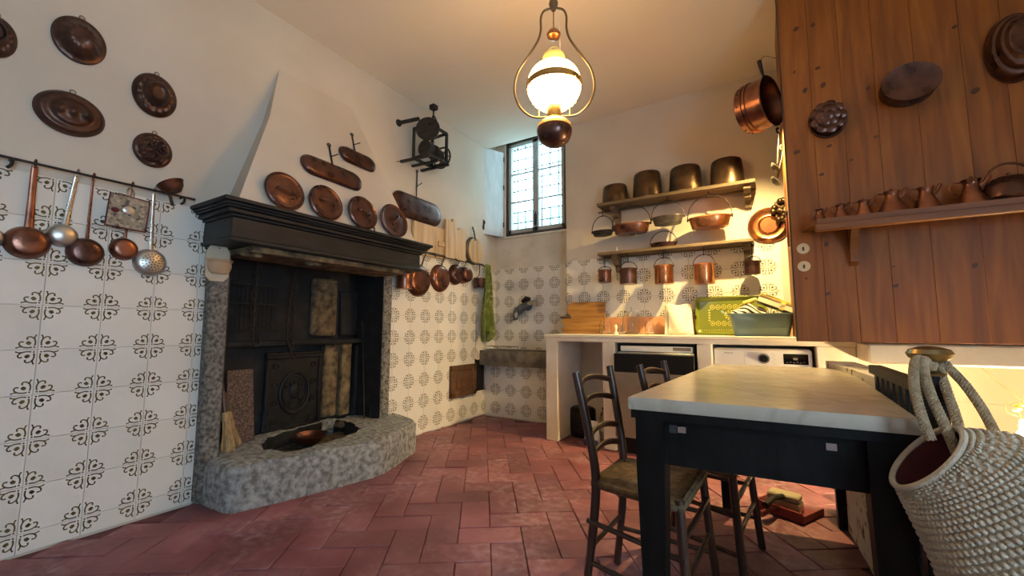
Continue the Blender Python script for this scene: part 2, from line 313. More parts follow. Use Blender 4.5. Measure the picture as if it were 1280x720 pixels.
# ------------------------------------------------------------------ geometry helpers
class MB:
    """collects shapes and links them as one mesh object"""
    def __init__(s): s.v = []; s.f = []; s.mi = []; s.cur = 0; s.T = Matrix.Identity(4)
    def m(s, i): s.cur = i; return s
    def at(s, T): s.T = T; return s
    def add(s, vs, fs):
        o = len(s.v); T = s.T
        s.v += [T @ Vector(p) for p in vs]
        for f in fs: s.f.append([i+o for i in f]); s.mi.append(s.cur)
        return s
    def box(s, x0, x1, y0, y1, z0, z1, bev=0.0):
        if bev <= 0:
            vs = [(x, y, z) for x in (x0, x1) for y in (y0, y1) for z in (z0, z1)]
            return s.add(vs, [(0, 1, 3, 2), (4, 6, 7, 5), (0, 4, 5, 1), (2, 3, 7, 6), (0, 2, 6, 4), (1, 5, 7, 3)])
        bev = min(bev, (x1-x0)*.45, (y1-y0)*.45, (z1-z0)*.45)
        bm = bmesh.new(); bmesh.ops.create_cube(bm, size=1.0)
        for v in bm.verts:
            v.co = Vector(((x0+x1)/2+v.co.x*(x1-x0), (y0+y1)/2+v.co.y*(y1-y0), (z0+z1)/2+v.co.z*(z1-z0)))
        bmesh.ops.bevel(bm, geom=list(bm.edges), offset=bev, segments=1, affect='EDGES', profile=0.5)
        bm.verts.index_update()
        s.add([v.co.copy() for v in bm.verts], [[v.index for v in f.verts] for f in bm.faces]); bm.free()
        return s
    def lathe(s, prof, n=24, sx=1.0, sy=1.0, arc=None):
        """profile [(r, z)] about local z; r = 0 closes"""
        vs = []; rings = []
        full = arc is None
        k = n if full else n+1
        for r, z in prof:
            if abs(r) < 1e-7: rings.append([len(vs)]); vs.append((0, 0, z))
            else:
                ring = []
                for i in range(k):
                    a = 2*PI*i/n if full else arc[0]+(arc[1]-arc[0])*i/n
                    ring.append(len(vs)); vs.append((r*math.cos(a)*sx, r*math.sin(a)*sy, z))
                rings.append(ring)
        fs = []
        for a, b in zip(rings, rings[1:]):
            m_ = k if full else k-1
            for i in range(m_):
                j = (i+1) % k
                if len(a) == 1 and len(b) == 1: continue
                if len(a) == 1: fs.append((a[0], b[j], b[i]))
                elif len(b) == 1: fs.append((a[i], a[j], b[0]))
                else: fs.append((a[i], a[j], b[j], b[i]))
        return s.add(vs, fs)
    def tube(s, pts, r, n=8, closed=False, flat=None):
        """tube along points; r number or list; flat = (w, t) gives a flat strap"""
        pts = [Vector(p) for p in pts]; k = len(pts)
        rs = r if isinstance(r, (list, tuple)) else [r]*k
        vs = []; up = None
        for i, p in enumerate(pts):
            if closed: t = (pts[(i+1) % k]-pts[i-1])
            else: t = pts[min(i+1, k-1)]-pts[max(i-1, 0)]
            t.normalize()
            if up is None:
                up = Vector((0, 0, 1)) if abs(t.z) < 0.9 else Vector((1, 0, 0))
            side = t.cross(up)
            if side.length < 1e-6: side = t.orthogonal()
            side.normalize(); up = side.cross(t).normalized()
            for j in range(n):
                a = 2*PI*j/n
                c, q = math.cos(a)*rs[i], math.sin(a)*rs[i]
                if flat: c *= flat[0]; q *= flat[1]
                vs.append(p + side*c + up*q)
        fs = []
        for i in range(k if closed else k-1):
            a, b = i*n, ((i+1) % k)*n
            for j in range(n): fs.append((a+j, a+(j+1) % n, b+(j+1) % n, b+j))
        if not closed:
            fs.append(tuple(range(n-1, -1, -1))); fs.append(tuple((k-1)*n+j for j in range(n)))
        return s.add(vs, fs)
    def bar(s, a, b, w, t=None, up=(0, 0, 1)):
        """rectangular bar from a to b"""
        a, b = Vector(a), Vector(b); t = t or w
        d = (b-a).normalized(); u = Vector(up)
        if abs(d.dot(u)) > 0.95: u = Vector((1, 0, 0))
        sd = d.cross(u).normalized()*(w/2); u = sd.cross(d).normalized()*(t/2)
        vs = [a-sd-u, a+sd-u, a+sd+u, a-sd+u, b-sd-u, b+sd-u, b+sd+u, b-sd+u]
        return s.add(vs, [(0, 1, 2, 3), (7, 6, 5, 4), (0, 4, 5, 1), (1, 5, 6, 2), (2, 6, 7, 3), (3, 7, 4, 0)])
    def prism(s, pts, z0, z1):
        """2-D outline (ccw) extruded along local z"""
        n = len(pts)
        vs = [(p[0], p[1], z0) for p in pts] + [(p[0], p[1], z1) for p in pts]
        fs = [tuple(range(n-1, -1, -1)), tuple(range(n, 2*n))]
        for i in range(n): fs.append((i, (i+1) % n, n+(i+1) % n, n+i))
        return s.add(vs, fs)
    def ball(s, c, rx, ry=None, rz=None, n=10, m=6):
        ry = ry or rx; rz = rz or rx
        prof = [(math.sin(PI*i/m), -math.cos(PI*i/m)) for i in range(m+1)]
        T = s.T; s.T = T @ Matrix.Translation(c) @ Matrix.Diagonal((rx, ry, rz, 1))
        s.lathe([(0 if i in (0, m) else r, z) for i, (r, z) in enumerate(prof)], n); s.T = T
        return s
    def polar(s, rx, ry, hfun, nr=12, nt=40, back=True):
        """disc relief: height hfun(rho, theta) out of local z, with a flat back"""
        vs = [(0, 0, hfun(0, 0))]; fs = []
        for i in range(1, nr+1):
            q = i/nr
            for j in range(nt):
                t = 2*PI*j/nt
                vs.append((rx*q*math.cos(t), ry*q*math.sin(t), hfun(q, t)))
        for j in range(nt): fs.append((0, 1+j, 1+(j+1) % nt))
        for i in range(1, nr):
            a, b = 1+(i-1)*nt, 1+i*nt
            for j in range(nt): fs.append((a+j, b+j, b+(j+1) % nt, a+(j+1) % nt))
        if back:
            o = len(vs)
            for j in range(nt):
                t = 2*PI*j/nt; vs.append((rx*math.cos(t), ry*math.sin(t), 0.0))
            l = 1+(nr-1)*nt
            for j in range(nt): fs.append((l+j, o+j, o+(j+1) % nt, l+(j+1) % nt))
            fs.append(tuple(o+nt-1-j for j in range(nt)))
        return s.add(vs, fs)
    def grid(s, fun, nu, nv, closed_u=False):
        vs = []; fs = []
        for j in range(nv+1):
            for i in range(nu+(0 if closed_u else 1)): vs.append(fun(i/nu, j/nv))
        w = nu if closed_u else nu+1
        for j in range(nv):
            for i in range(nu):
                a = j*w+i; b = j*w+(i+1) % w
                fs.append((a, b, b+w, a+w))
        return s.add(vs, fs)
    def mesh(s, name, mats, angle=38):
        me = bpy.data.meshes.new(name)
        me.from_pydata([tuple(p) for p in s.v], [], s.f)
        if isinstance(mats, str): mats = [mats]
        for q in mats: me.materials.append(MATS[q])
        me.polygons.foreach_set('material_index', s.mi)
        me.polygons.foreach_set('use_smooth', [True]*len(me.polygons))
        me.update(); me.set_sharp_from_angle(angle=R(angle))
        return me
    def build(s, name, mats, parent=None, angle=38):
        o = bpy.data.objects.new(name, s.mesh(name, mats, angle)); C.objects.link(o)
        if parent is not None: o.parent = parent
        return o
def solid(o, t, off=-1.0):
    m = o.modifiers.new('thickness', 'SOLIDIFY'); m.thickness = t; m.offset = off; return o
def tag(o, label, cat, group=None):
    o['label'] = label; o['category'] = cat
    if group: o['group'] = group
    return o
def thing(name, label, cat, M=None, group=None):
    o = bpy.data.objects.new(name, None); C.objects.link(o); o.empty_display_size = 0.05
    if M is not None: o.matrix_world = M if isinstance(M, Matrix) else Matrix.Translation(M)
    return tag(o, label, cat, group)
def struct(o): o['kind'] = 'structure'; return o
def copy_tree(o, parent=None):
    c = o.copy(); C.objects.link(c)
    if parent is not None: c.parent = parent
    for ch in o.children: copy_tree(ch, c)
    return c
def circ(c, r, n=16, a0=0.0, a1=2*PI, plane='xy'):
    out = []
    for i in range(n):
        a = a0+(a1-a0)*i/(n if abs(a1-a0-2*PI) < 1e-6 else n-1)
        p, q = r*math.cos(a), r*math.sin(a)
        if plane == 'xy': out.append((c[0]+p, c[1]+q, c[2]))
        elif plane == 'xz': out.append((c[0]+p, c[1], c[2]+q))
        else: out.append((c[0], c[1]+p, c[2]+q))
    return out
def smooth_path(pts, n=6):
    """Catmull-Rom through points"""
    P = [Vector(p) for p in pts]; out = []
    for i in range(len(P)-1):
        p0, p1, p2, p3 = P[max(i-1, 0)], P[i], P[i+1], P[min(i+2, len(P)-1)]
        for k in range(n):
            t = k/n
            out.append(0.5*((2*p1)+(p2-p0)*t+(2*p0-5*p1+4*p2-p3)*t*t+(3*p1-p0-3*p2+p3)*t**3))
    out.append(P[-1]); return out

# ------------------------------------------------------------------ the room shell
CEIL = 3.165
X1, Y0, YB, YN = 5.0, -2.5, 4.0, 4.225        # right wall, rear wall, back wall, window niche
# floor slab with the stairwell left open
b = MB(); b.box(-0.3, 3.28, Y0-.2, 4.4, -0.12, -0.012); b.box(3.28, X1+.2, Y0-.2, 1.2, -0.12, -0.012)
floor = struct(b.build('floor', 'floor_mortar'))
# herringbone bricks, 30 x 15 cm, laid askew to the walls
BL, BW, BH = 0.305, 0.1525, 0.03
bm_ = MB(); bm_.box(-BL/2+.0018, BL/2-.0018, -BW/2+.0018, BW/2-.0018, -BH, 0.0, 0.003)
brick_me = bm_.mesh('brick', 'floor_brick')
ang = R(35.5); ca, sa = math.cos(ang), math.sin(ang)
def herring_cells():
    out = []
    for k in range(-60, 61):
        for l in range(-30, 31):
            x, y = k + 4*l, k
            if abs(x) > 48 or abs(y) > 48: continue
            out.append((x+1.0, y+0.5, 0.0))
            out.append((x+2.5, y, PI/2))
    return out
lay = []
for (x, y, r) in herring_cells():
    px, py = x*BW, y*BW
    wx_, wy_ = 1.6 + ca*px - sa*py, 1.8 + sa*px + ca*py
    lay.append((wx_, wy_, r))
def in_room(x, y):
    if x < 0.02 or x > 3.2 or y < -2.4 or y > 3.97: return False
    return True
rng = random.Random(3)
seen = []; rest = []
for (x, y, r) in lay:
    if not in_room(x, y): continue
    d = Vector((x-CX, y)); fwd = Vector((-math.sin(YAW), math.cos(YAW)))
    z = d.dot(fwd); sx = d.dot(Vector((math.cos(YAW), math.sin(YAW))))
    hidden = (x < 0.45 and 1.25 < y < 2.45) or (y > 3.55 and x > 1.2)
    if z > 0.9 and abs(sx)/z < 1.35 and not hidden: seen.append((z, x, y, r))
    else: rest.append((x, y, r))
seen.sort()
rest += [(x, y, r) for _, x, y, r in seen[300:]]; seen = seen[:300]
for _, x, y, r in seen:
    o = bpy.data.objects.new('brick', brick_me); C.objects.link(o); o.parent = floor
    o.location = (x, y, rng.uniform(-0.006, 0.0)); o.rotation_euler = (rng.gauss(0, .004), rng.gauss(0, .004), ang+r+rng.gauss(0, .004))
b = MB()
for (x, y, r) in rest:
    b.at(Matrix.Translation((x, y, -0.001)) @ Matrix.Rotation(ang+r, 4, 'Z'))
    b.box(-BL/2+.0018, BL/2-.0018, -BW/2+.0018, BW/2-.0018, -BH, 0.0)
o = b.build('brick_field', 'floor_brick', floor); o['kind'] = 'stuff'

# ceiling (with the raised soffit over the window niche)
b = MB(); b.box(-0.3, X1+.2, Y0-.2, YB, CEIL, CEIL+.15); b.box(1.09, X1+.2, YB, YB+.4, CEIL, CEIL+.15)
b.add([(-.3, YB, CEIL), (1.09, YB, CEIL), (1.09, 4.5, CEIL+.26), (-.3, 4.5, CEIL+.26), (-.3, YB, CEIL+.3), (1.09, YB, CEIL+.3), (1.09, 4.5, CEIL+.5), (-.3, 4.5, CEIL+.5)],
      [(0, 3, 2, 1), (4, 5, 6, 7), (0, 1, 5, 4), (2, 3, 7, 6), (1, 2, 6, 5), (3, 0, 4, 7)])
struct(b.build('ceiling', 'ceiling_plaster'))
# left wall with the fireplace opening
FY0, FY1, FZ = 1.235, 2.445, 1.50
b = MB()
b.box(-.3, 0, Y0-.2, FY0, -.1, CEIL+.1); b.box(-.3, 0, FY1, 4.5, -.1, CEIL+.4); b.box(-.3, 0, FY0, FY1, FZ, CEIL+.1)
wall_left = struct(b.build('wall_left', 'plaster'))
# back wall, right of the niche
b = MB(); b.box(1.05, X1+.2, YB, YB+.45, -.1, CEIL+.1)
wall_back = struct(b.build('wall_back', 'plaster'))
# niche back wall with the window opening, and the low wall under the stone sink
WX0, WX1, WZ0, WZ1 = 0.135, 1.0, 2.10, 3.30
b = MB()
b.box(-.05, 1.09, YN, YN+.25, 0.55, WZ0); b.box(-.05, WX0, YN, YN+.25, WZ0, CEIL+.4); b.box(WX1, 1.09, YN, YN+.25, WZ0, CEIL+.4); b.box(WX0, WX1, YN, YN+.25, WZ1, CEIL+.4)
wall_niche = struct(b.build('wall_niche', 'niche_plaster'))
b = MB(); b.box(-.05, 1.09, YB, YN+.05, -.1, 0.57)
wall_sink = struct(b.build('wall_sink', 'plaster'))
# right wall (with its window) and rear wall behind the viewer
b = MB(); b.box(X1, X1+.2, Y0-.2, -1.5, -1.6, CEIL+.1); b.box(X1, X1+.2, -.2, 4.4, -1.6, CEIL+.1); b.box(X1, X1+.2, -1.5, -.2, -1.6, .6); b.box(X1, X1+.2, -1.5, -.2, 2.1, CEIL+.1)
struct(b.build('wall_right', 'plaster'))
b = MB(); b.box(-.3, X1+.2, Y0-.25, Y0, -.1, CEIL+.1)
struct(b.build('wall_rear', 'plaster'))
# stairwell below the counter end
b = MB()
b.box(3.28, X1, 1.1, 1.2, -1.5, 0.0); b.box(3.2, 3.28, 1.2, 4.0, -1.5, -.02); b.box(3.2, X1, 1.1, 4.2, -1.6, -1.5)
b.box(3.28, X1, 3.98, 4.02, -1.5, 0.5)
struct(b.build('wall_stairwell', 'plaster'))

# ------------------------------------------------------------------ wall tiles: 20 cm, cream glaze, olive scroll printed in each corner
def motif_curves():
    S = []
    S.append(([(0.0215, 0.0100), (0.032, 0.0090), (0.043, 0.0110), (0.052, 0.0165), (0.0575, 0.0255), (0.0545, 0.0340), (0.0470, 0.0350)], 0.0027))
    S.append(([(0.047, 0.0125), (0.056, 0.0125), (0.064, 0.0090)], 0.0025))
    return S
DOTS = [((0.0285, 0.0285), 0.0066), ((0.034, 0.0305), 0.0040), ((0.0305, 0.034), 0.0040), ((0.0110, 0.0110), 0.0032), ((0.0210, 0.0100), 0.0030), ((0.0100, 0.0210), 0.0030), ((0.064, 0.0090), 0.0027), ((0.0090, 0.064), 0.0027), ((0.0470, 0.0345), 0.0029), ((0.0345, 0.0470), 0.0029)]
TS = 0.2
def tile_mesh(name, w0=0.0, w1=TS, h0=0.0, h1=TS, corners=((0, 0), (1, 0), (0, 1), (1, 1))):
    """tile in local x (along wall), y (up), z out; kept range w0..w1, h0..h1"""
    g = 0.0013
    b = MB(); b.box(w0+g, w1-g, h0+g, h1-g, 0.0, 0.006, 0.0012)
    b.m(1); zz = 0.0063
    for (cx, cy) in corners:
        fx = (lambda p: p) if cx == 0 else (lambda p: TS-p)
        fy = (lambda p: p) if cy == 0 else (lambda p: TS-p)
        def ok(p, q): return w0+g < fx(p) < w1-g and h0+g < fy(q) < h1-g
        def poly(ps):
            if all(ok(*q) for q in ps):
                v = [(fx(p), fy(q), zz) for p, q in ps]
                area = sum(v[i][0]*v[(i+1) % len(v)][1]-v[(i+1) % len(v)][0]*v[i][1] for i in range(len(v)))
                if area < 0: v.reverse()
                b.add(v, [tuple(range(len(v)))])
        for (c, r) in DOTS:
            r *= 1.2
            poly([(c[0]+r*math.cos(a*PI/4), c[1]+r*math.sin(a*PI/4)) for a in range(8)])
        for pts, w in motif_curves():
            for mir in (0, 1):
                pp = [(q, p) if mir else (p, q) for p, q in pts]
                cv = smooth_path([(p, q, 0) for p, q in pp], 3)
                for i in range(len(cv)-1):
                    d = (cv[i+1]-cv[i]).normalized(); n = Vector((-d.y, d.x, 0))*w
                    e = d*0.0006
                    qd = [cv[i]-e+n, cv[i]-e-n, cv[i+1]+e-n, cv[i+1]+e+n]
                    poly([(q.x, q.y) for q in qd])
    return b.mesh(name, ['tile_glaze', 'tile_paint'], 30)
full_tile = tile_mesh('tile')
tile_cache = {}
def lay_tiles(parent, frame, a0, a1, z0, z1, ga, gz, holes=()):
    """tiles over [a0,a1] x [z0,z1]; grid lines through ga, gz; frame(a, z) -> matrix"""
    i0 = math.floor((a0-ga)/TS+1e-6); j0 = math.floor((z0-gz)/TS+1e-6)
    i = i0
    while ga+i*TS < a1-0.012:
        j = j0
        while gz+j*TS < z1-0.012:
            xa, za = ga+i*TS, gz+j*TS
            w0, w1 = max(0, a0-xa), min(TS, a1-xa); h0, h1 = max(0, z0-za), min(TS, z1-za)
            cx, cz = xa+(w0+w1)/2, za+(h0+h1)/2
            skip = any(p0 < cx < p1 and q0 < cz < q1 for (p0, p1, q0, q1) in holes)
            if w1-w0 > 0.012 and h1-h0 > 0.012 and not skip:
                key = (round(w0, 3), round(w1, 3), round(h0, 3), round(h1, 3))
                if key == (0, TS, 0, TS): me = full_tile
                else:
                    me = tile_cache.get(key) or tile_cache.setdefault(key, tile_mesh('tile', *key))
                o = bpy.data.objects.new('tile', me); C.objects.link(o)
                jit = Matrix.Rotation(rng.gauss(0, .0035), 4, 'X') @ Matrix.Rotation(rng.gauss(0, .0035), 4, 'Y')
                o.parent = parent; o.matrix_world = frame(xa, za) @ jit
            j += 1
        i += 1
fl = lambda a, z: frameL(a, z, 0.0005)
fb = lambda y: (lambda a, z: frameB(a, z, 0.0005, 0, y))
lay_tiles(wall_left, fl, -0.5, 1.155, 0.0, 1.685, 0.494, 1.085)
lay_tiles(wall_left, fl, 2.535, YN-.006, 0.0, 1.70, 2.796, 1.10, holes=((3.8, 4.3, 0.3, 0.74),))
lay_tiles(wall_back, fb(YB), 1.05, 2.95, 1.096, 1.695, 1.246, 1.293)
lay_tiles(wall_niche, fb(YN), 0.008, 1.05, 0.74, 1.702, 0.0, 1.502)
lay_tiles(wall_sink, fb(YB), 0.008, 1.09, 0.0, 0.567, 0.159, 0.497)
# terracotta skirting band above the counter
b = MB(); b.box(0.0015, TS-.0015, 0.0, 0.163, 0, 0.008, 0.002); band_me = b.mesh('band_tile', 'terracotta_band')
for i in range(10):
    o = bpy.data.objects.new('band_tile', band_me); C.objects.link(o); o.parent = wall_back
    o.matrix_world = frameB(1.06+i*TS*0.98, 0.932, 0.0005)

# ------------------------------------------------------------------ window over the sink
win = thing('window_1', 'bright leaded casement window', 'window', Matrix.Translation((0, YN, 0)))
del win['category']; del win['label']; win['kind'] = 'structure'
def wpart(name, mb, m, p=win): return mb.build(name, m, p)
b = MB(); fw = .035
b.box(WX0-.02, WX1+.02, .02, .09, WZ0-.005, WZ0+fw, .004); b.box(WX0-.02, WX1+.02, .02, .09, WZ1-fw, WZ1+.01, .004)
b.box(WX0-.02, WX0+fw*.8, .02, .09, WZ0, WZ1, .004); b.box(WX1-.085, WX1+.02, .02, .09, WZ0, WZ1, .004)
wpart('window_frame', b, 'dark_frame')
sx0, sx1 = WX0+.03, WX1-.085; mid = (sx0+sx1)/2
for (a0, a1) in ((sx0, mid-.002), (mid+.002, sx1)):
    z0, z1 = WZ0+fw, WZ1-fw; t = .036
    b = MB()
    b.box(a0, a1, .03, .07, z0, z0+t+.012, .003); b.box(a0, a1, .03, .07, z1-t, z1, .003); b.box(a0, a0+t, .03, .07, z0, z1, .003); b.box(a1-t, a1, .03, .07, z0, z1, .003)
    s_ = wpart('casement', b, 'sash_paint')
    h = (z1-z0-2*t)/3
    for k in (1, 2):
        b = MB(); b.box(a0+t, a1-t, .038, .062, z0+t+k*h-.008, z0+t+k*h+.008, .002); b.build('glazing_bar', 'sash_paint', s_)
    for k in range(3):
        b = MB(); b.box(a0+t, a1-t, .048, .051, z0+t+k*h+.006, z0+t+(k+1)*h-.006); b.build('pane', 'window_glass', s_)
b = MB(); b.tube([(mid+.004, .02, 2.22), (mid+.004, .01, 2.30), (mid+.02, .005, 2.36)], .008); b.box(mid-.012, mid+.02, .015, .032, 2.2, 2.34, .003)
wpart('window_handle', b, 'black_iron')
# iron grille outside
b = MB()
for k in range(7): b.tube([(WX0+.06+k*.115, .20, WZ0-.05), (WX0+.06+k*.115, .20, WZ1+.05)], .007, 6)
for k in range(9): b.tube([(WX0-.05, .20, WZ0+.07+k*.137), (WX1+.05, .20, WZ0+.07+k*.137)], .007, 6)
wpart('window_grille', b, 'black_iron')
# shutter folded back against the side of the niche
sh = struct(thing('shutter', '', '', Matrix.Translation((WX0-.03, YN-.005, 0)) @ Matrix.Rotation(R(180+66), 4, 'Z')))
del sh['label']; del sh['category']; sh.name = 'window_shutter'
b = MB(); b.box(.0, .30, -.012, .012, 2.10, 3.17, .004)
b.build('shutter_board', 'shutter_paint', sh)
b = MB()
for z in (2.25, 2.72, 3.08): b.tube([(0.0, .015, z-.03), (0.0, .015, z+.03)], .007, 6)
b.build('hinge', 'black_iron', sh)
b = MB(); b.tube(smooth_path([(.285, .015, 2.16), (.30, .03, 2.19), (.285, .035, 2.22), (.27, .02, 2.25)], 4), .008, 6); b.box(.275, .297, .01, .02, 2.15, 2.27)
b.build('latch', 'black_iron', sh)
b = MB(); b.box(WX0-.04, WX1+.04, YN-.012, YN+.03, WZ0-.03, WZ0-.003, .004)
struct(b.build('window_sill', 'niche_plaster'))
# garden wall glimpsed through the panes
b = MB(); b.box(-4.5, 3.0, 7.6, 7.8, -1, 3.4)
gw = struct(b.build('wall_garden', 'garden_stone'))
bme = MB(); bme.box(0, .36, -.02, 0, 0, .16, .01); bme = bme.mesh('stone_block', 'garden_stone')
for r_ in range(8):
    for c_ in range(7):
        o = bpy.data.objects.new('stone_block', bme); C.objects.link(o); o.parent = gw
        o.location = (-3.2+c_*.38+(r_ % 2)*.19, 7.6, 2.1+r_*.175)

# ------------------------------------------------------------------ fireplace
fp = thing('fireplace', 'large open hearth with tapering white hood and charcoal wooden mantel', 'fireplace', (0, 1.8, 0))
fp_inv = fp.matrix_world.inverted()
def fpart(name, mb, m, parent=None, angle=38):
    me = mb.mesh(name, m, angle); me.transform(fp_inv)
    o = bpy.data.objects.new(name, me); C.objects.link(o); o.parent = parent or fp
    return o
def rough(mb, amp, sc, keep=None):
    for i, p in enumerate(mb.v):
        if keep and keep(p): continue
        mb.v[i] = p + noise.noise_vector(p*sc)*amp
# hood
zb, ht = 1.685, 2.80
hb = [(-.01, 1.205), (.36, 1.125), (.36, 2.47), (-.01, 2.50)]
hm = [(-.01, 1.40), (.135, 1.375), (.135, 2.24), (-.01, 2.28)]
hz = 2.36
htop = [(-.02, 1.49), (-.004, 1.49), (-.004, 2.08), (-.02, 2.10)]
b = MB()
lv = [(hb, zb), (hb, zb+.03), (hm, hz), (htop, ht)]
vs = [(x, y, z) for ring, z in lv for x, y in ring]
fs = []
for k in range(3):
    for i in range(3): fs.append((k*4+i, k*4+i+1, (k+1)*4+i+1, (k+1)*4+i))
b.add(vs, fs)
fpart('hood', b, 'plaster', angle=20)
# mantel: stacked mouldings
b = MB()
for (z0, z1, xf, e) in [(1.462, 1.486, .352, .012), (1.486, 1.602, .335, 0.0), (1.602, 1.618, .350, .012), (1.618, 1.642, .372, .035), (1.642, 1.654, .392, .052), (1.654, 1.668, .405, .062), (1.668, 1.690, .425, .078)]:
    b.box(0.0, xf, 1.105-e, 2.57+e*.8, z0, z1, .005)
mantel = fpart('mantel', b, 'mantel_wood')
b = MB(); b.box(-.05, .30, 1.24, 2.44, 1.425, 1.463, .006); fpart('lintel_beam', b, 'scorched_stone')
for (u, v) in [(310, 314), (388, 322)]:
    p = onx(u, v, .22); b = MB(); b.at(Matrix.Translation((p.x, p.y, 1.42)))
    b.ball((0, 0, 0), .035, .05, .02, 10, 6); b.ball((.02, .04, -.005), .02, .035, .016, 8, 5)
    fpart('plaster_lump', b, 'scorched_stone')
# jambs
b = MB(); b.box(-.28, .075, 1.135, 1.238, 0.0, 1.465, .012); rough(b, .010, 9); fpart('jamb', b, 'jamb_stone')
b = MB(); b.box(-.28, .055, 2.443, 2.535, 0.0, 1.465, .012); rough(b, .010, 9); fpart('jamb', b, 'jamb_stone')
for (y0_, y1_) in ((1.2385, 1.250), (2.431, 2.4425)):
    b = MB(); b.box(-.275, .048, y0_, y1_, .22, 1.455, .004); rough(b, .004, 14); fpart('soot_lining', b, 'sooty_stone')
# fire chamber
XB = -.32
b = MB()
b.box(XB-.06, XB, 1.0, 2.7, -.02, 2.3); b.box(XB, -.27, 1.0, 1.20, 0, 2.3); b.box(XB, -.27, 2.46, 2.7, 0, 2.3)
b.box(XB, 0.0, 1.10, 1.236, 0, 1.5); b.box(XB, -.02, 2.442, 2.55, 0, 2.2); b.box(XB-.05, -.05, 1.0, 2.7, 2.2, 2.3)
fpart('fire_chamber', b, 'sooty_stone')
b = MB(); b.box(XB, -.20, 1.236, 2.442, .855, .895, .008); rough(b, .006, 12); fpart('ledge', b, 'sooty_stone')
# scorched stones of the chamber's back
def back_block(u0, v0, u1, v1, d, m='scorched_stone', name='back_stone'):
    a, c = onx(u0, v1, XB+d), onx(u1, v0, XB+d)
    b = MB(); b.box(XB, XB+d, a.y, c.y, a.z, c.z, .012); rough(b, .012, 7); return fpart(name, b, m)
back_block(390, 350, 423, 420, .05); back_block(425, 366, 450, 420, .035, 'sooty_stone')
back_block(403, 430, 424, 522, .06); back_block(425, 430, 441, 520, .09); back_block(442, 432, 456, 518, .07, 'sooty_stone')
# raised hearth with ash pit
HZ = .235
outer = [(0.02, 1.165), (.17, 1.165), (.345, 1.175), (.42, 1.42), (.50, 1.72), (.565, 2.02), (.50, 2.22), (.40, 2.46), (.345, 2.56), (.18, 2.615), (.02, 2.655), (-.2, 2.44), (-.27, 2.44), (-.27, 1.9), (-.27, 1.24), (-.2, 1.238)]
pit_px = [(330, 560), (345, 563), (365, 563), (392, 557), (420, 548), (445, 541), (452, 536), (442, 529), (428, 524), (412, 523), (395, 527), (378, 532), (362, 537), (346, 542), (334, 547), (326, 554)]
pit = [onz(u, v, HZ) for u, v in pit_px]
# order both loops counter-clockwise about a common centre by angle
cen = Vector((0.17, 1.88))
def by_angle(ps): return sorted(ps, key=lambda p: math.atan2(p[1]-cen.y, p[0]-cen.x))
def resample(ps, n):
    ps = by_angle(ps); out = []
    P = [Vector((p[0], p[1])) for p in ps]
    for i in range(n):
        a = -PI + 2*PI*i/n; d = Vector((math.cos(a), math.sin(a))); best = None
        for q0, q1 in zip(P, P[1:]+P[:1]):
            e = q1-q0; den = d.x*e.y-d.y*e.x
            if abs(den) < 1e-9: continue
            w = q0-cen; t = (w.x*e.y-w.y*e.x)/den; k = (w.x*d.y-w.y*d.x)/den
            if t > 0 and -1e-6 <= k <= 1+1e-6 and (best is None or t > best): best = t
        out.append(cen+d*(best or .1))
    return out
nH = 96
Oo, Pp = resample(outer, nH), resample([(p.x, p.y) for p in pit], nH)
rings = []
rings.append([(p.x, p.y, -.01) for p in Oo]); rings.append([(p.x, p.y, HZ*.5) for p in Oo]); rings.append([(p.x, p.y, HZ-.02) for p in Oo])
ins = [p+(cen-p).normalized()*.015 for p in Oo]
rings.append([(p.x, p.y, HZ) for p in ins])
rings.append([(p.x*.5+q.x*.5, p.y*.5+q.y*.5, HZ+.004) for p, q in zip(ins, Pp)])
rings.append([(p.x, p.y, HZ-.004) for p in Pp])
rings.append([(p.x*.96+cen.x*.04, p.y*.96+cen.y*.04, HZ-.12) for p in Pp])
b = MB(); vs = [p for r_ in rings for p in r_]; fs = []
for k in range(len(rings)-1):
    for i in range(nH): j = (i+1) % nH; fs.append((k*nH+i, k*nH+j, (k+1)*nH+j, (k+1)*nH+i))
b.add(vs, fs); b.mi = [1 if i >= 5*nH else 0 for i in range(len(fs))]; rough(b, .014, 9, keep=lambda p: p.z < 0.0); rough(b, .006, 30, keep=lambda p: p.z < 0.0)
fpart('hearth', b, ['hearth_stone', 'sooty_stone'], angle=50)
b = MB(); b.polar(.5, .75, lambda q, t: .03*noise.noise(Vector((q*4*math.cos(t), q*4*math.sin(t), 0))), 10, 30, False)
for i, p in enumerate(b.v): b.v[i] = Vector((cen.x-.12+p.x*.55, cen.y+p.y*.75, .135+p.z))
fpart('ash_bed', b, 'ash')
for (u, v, r_) in [(345, 545, .07), (352, 538, .055), (392, 529, .06), (412, 527, .05), (428, 531, .05)]:
    p = onz(u, v, .2); b = MB(); b.ball((p.x-.03, p.y, .20), r_*.8, r_*1.2, r_*.55, 14, 9)
    rough(b, .02, 14); fpart('ash_heap', b, 'ash')
# --- things in and around the fire
p = onz(389, 545, .21)
t = thing('copper_brazier', 'shallow copper pan sunk in the ash pit of the hearth', 'pan', (p.x-.02, p.y, .165))
b = MB(); b.lathe([(0, 0), (.075, 0), (.10, .025), (.118, .055), (.122, .056), (.120, .05), (.102, .028), (.07, .006), (0, .006)], 28, 1, 1); b.build('bowl', 'copper_aged', t)
b = MB(); b.tube([(.0, .115, .05), (.0, .15, .06), (.0, .19, .055)], .008, 8); b.build('handle', 'black_iron', t)
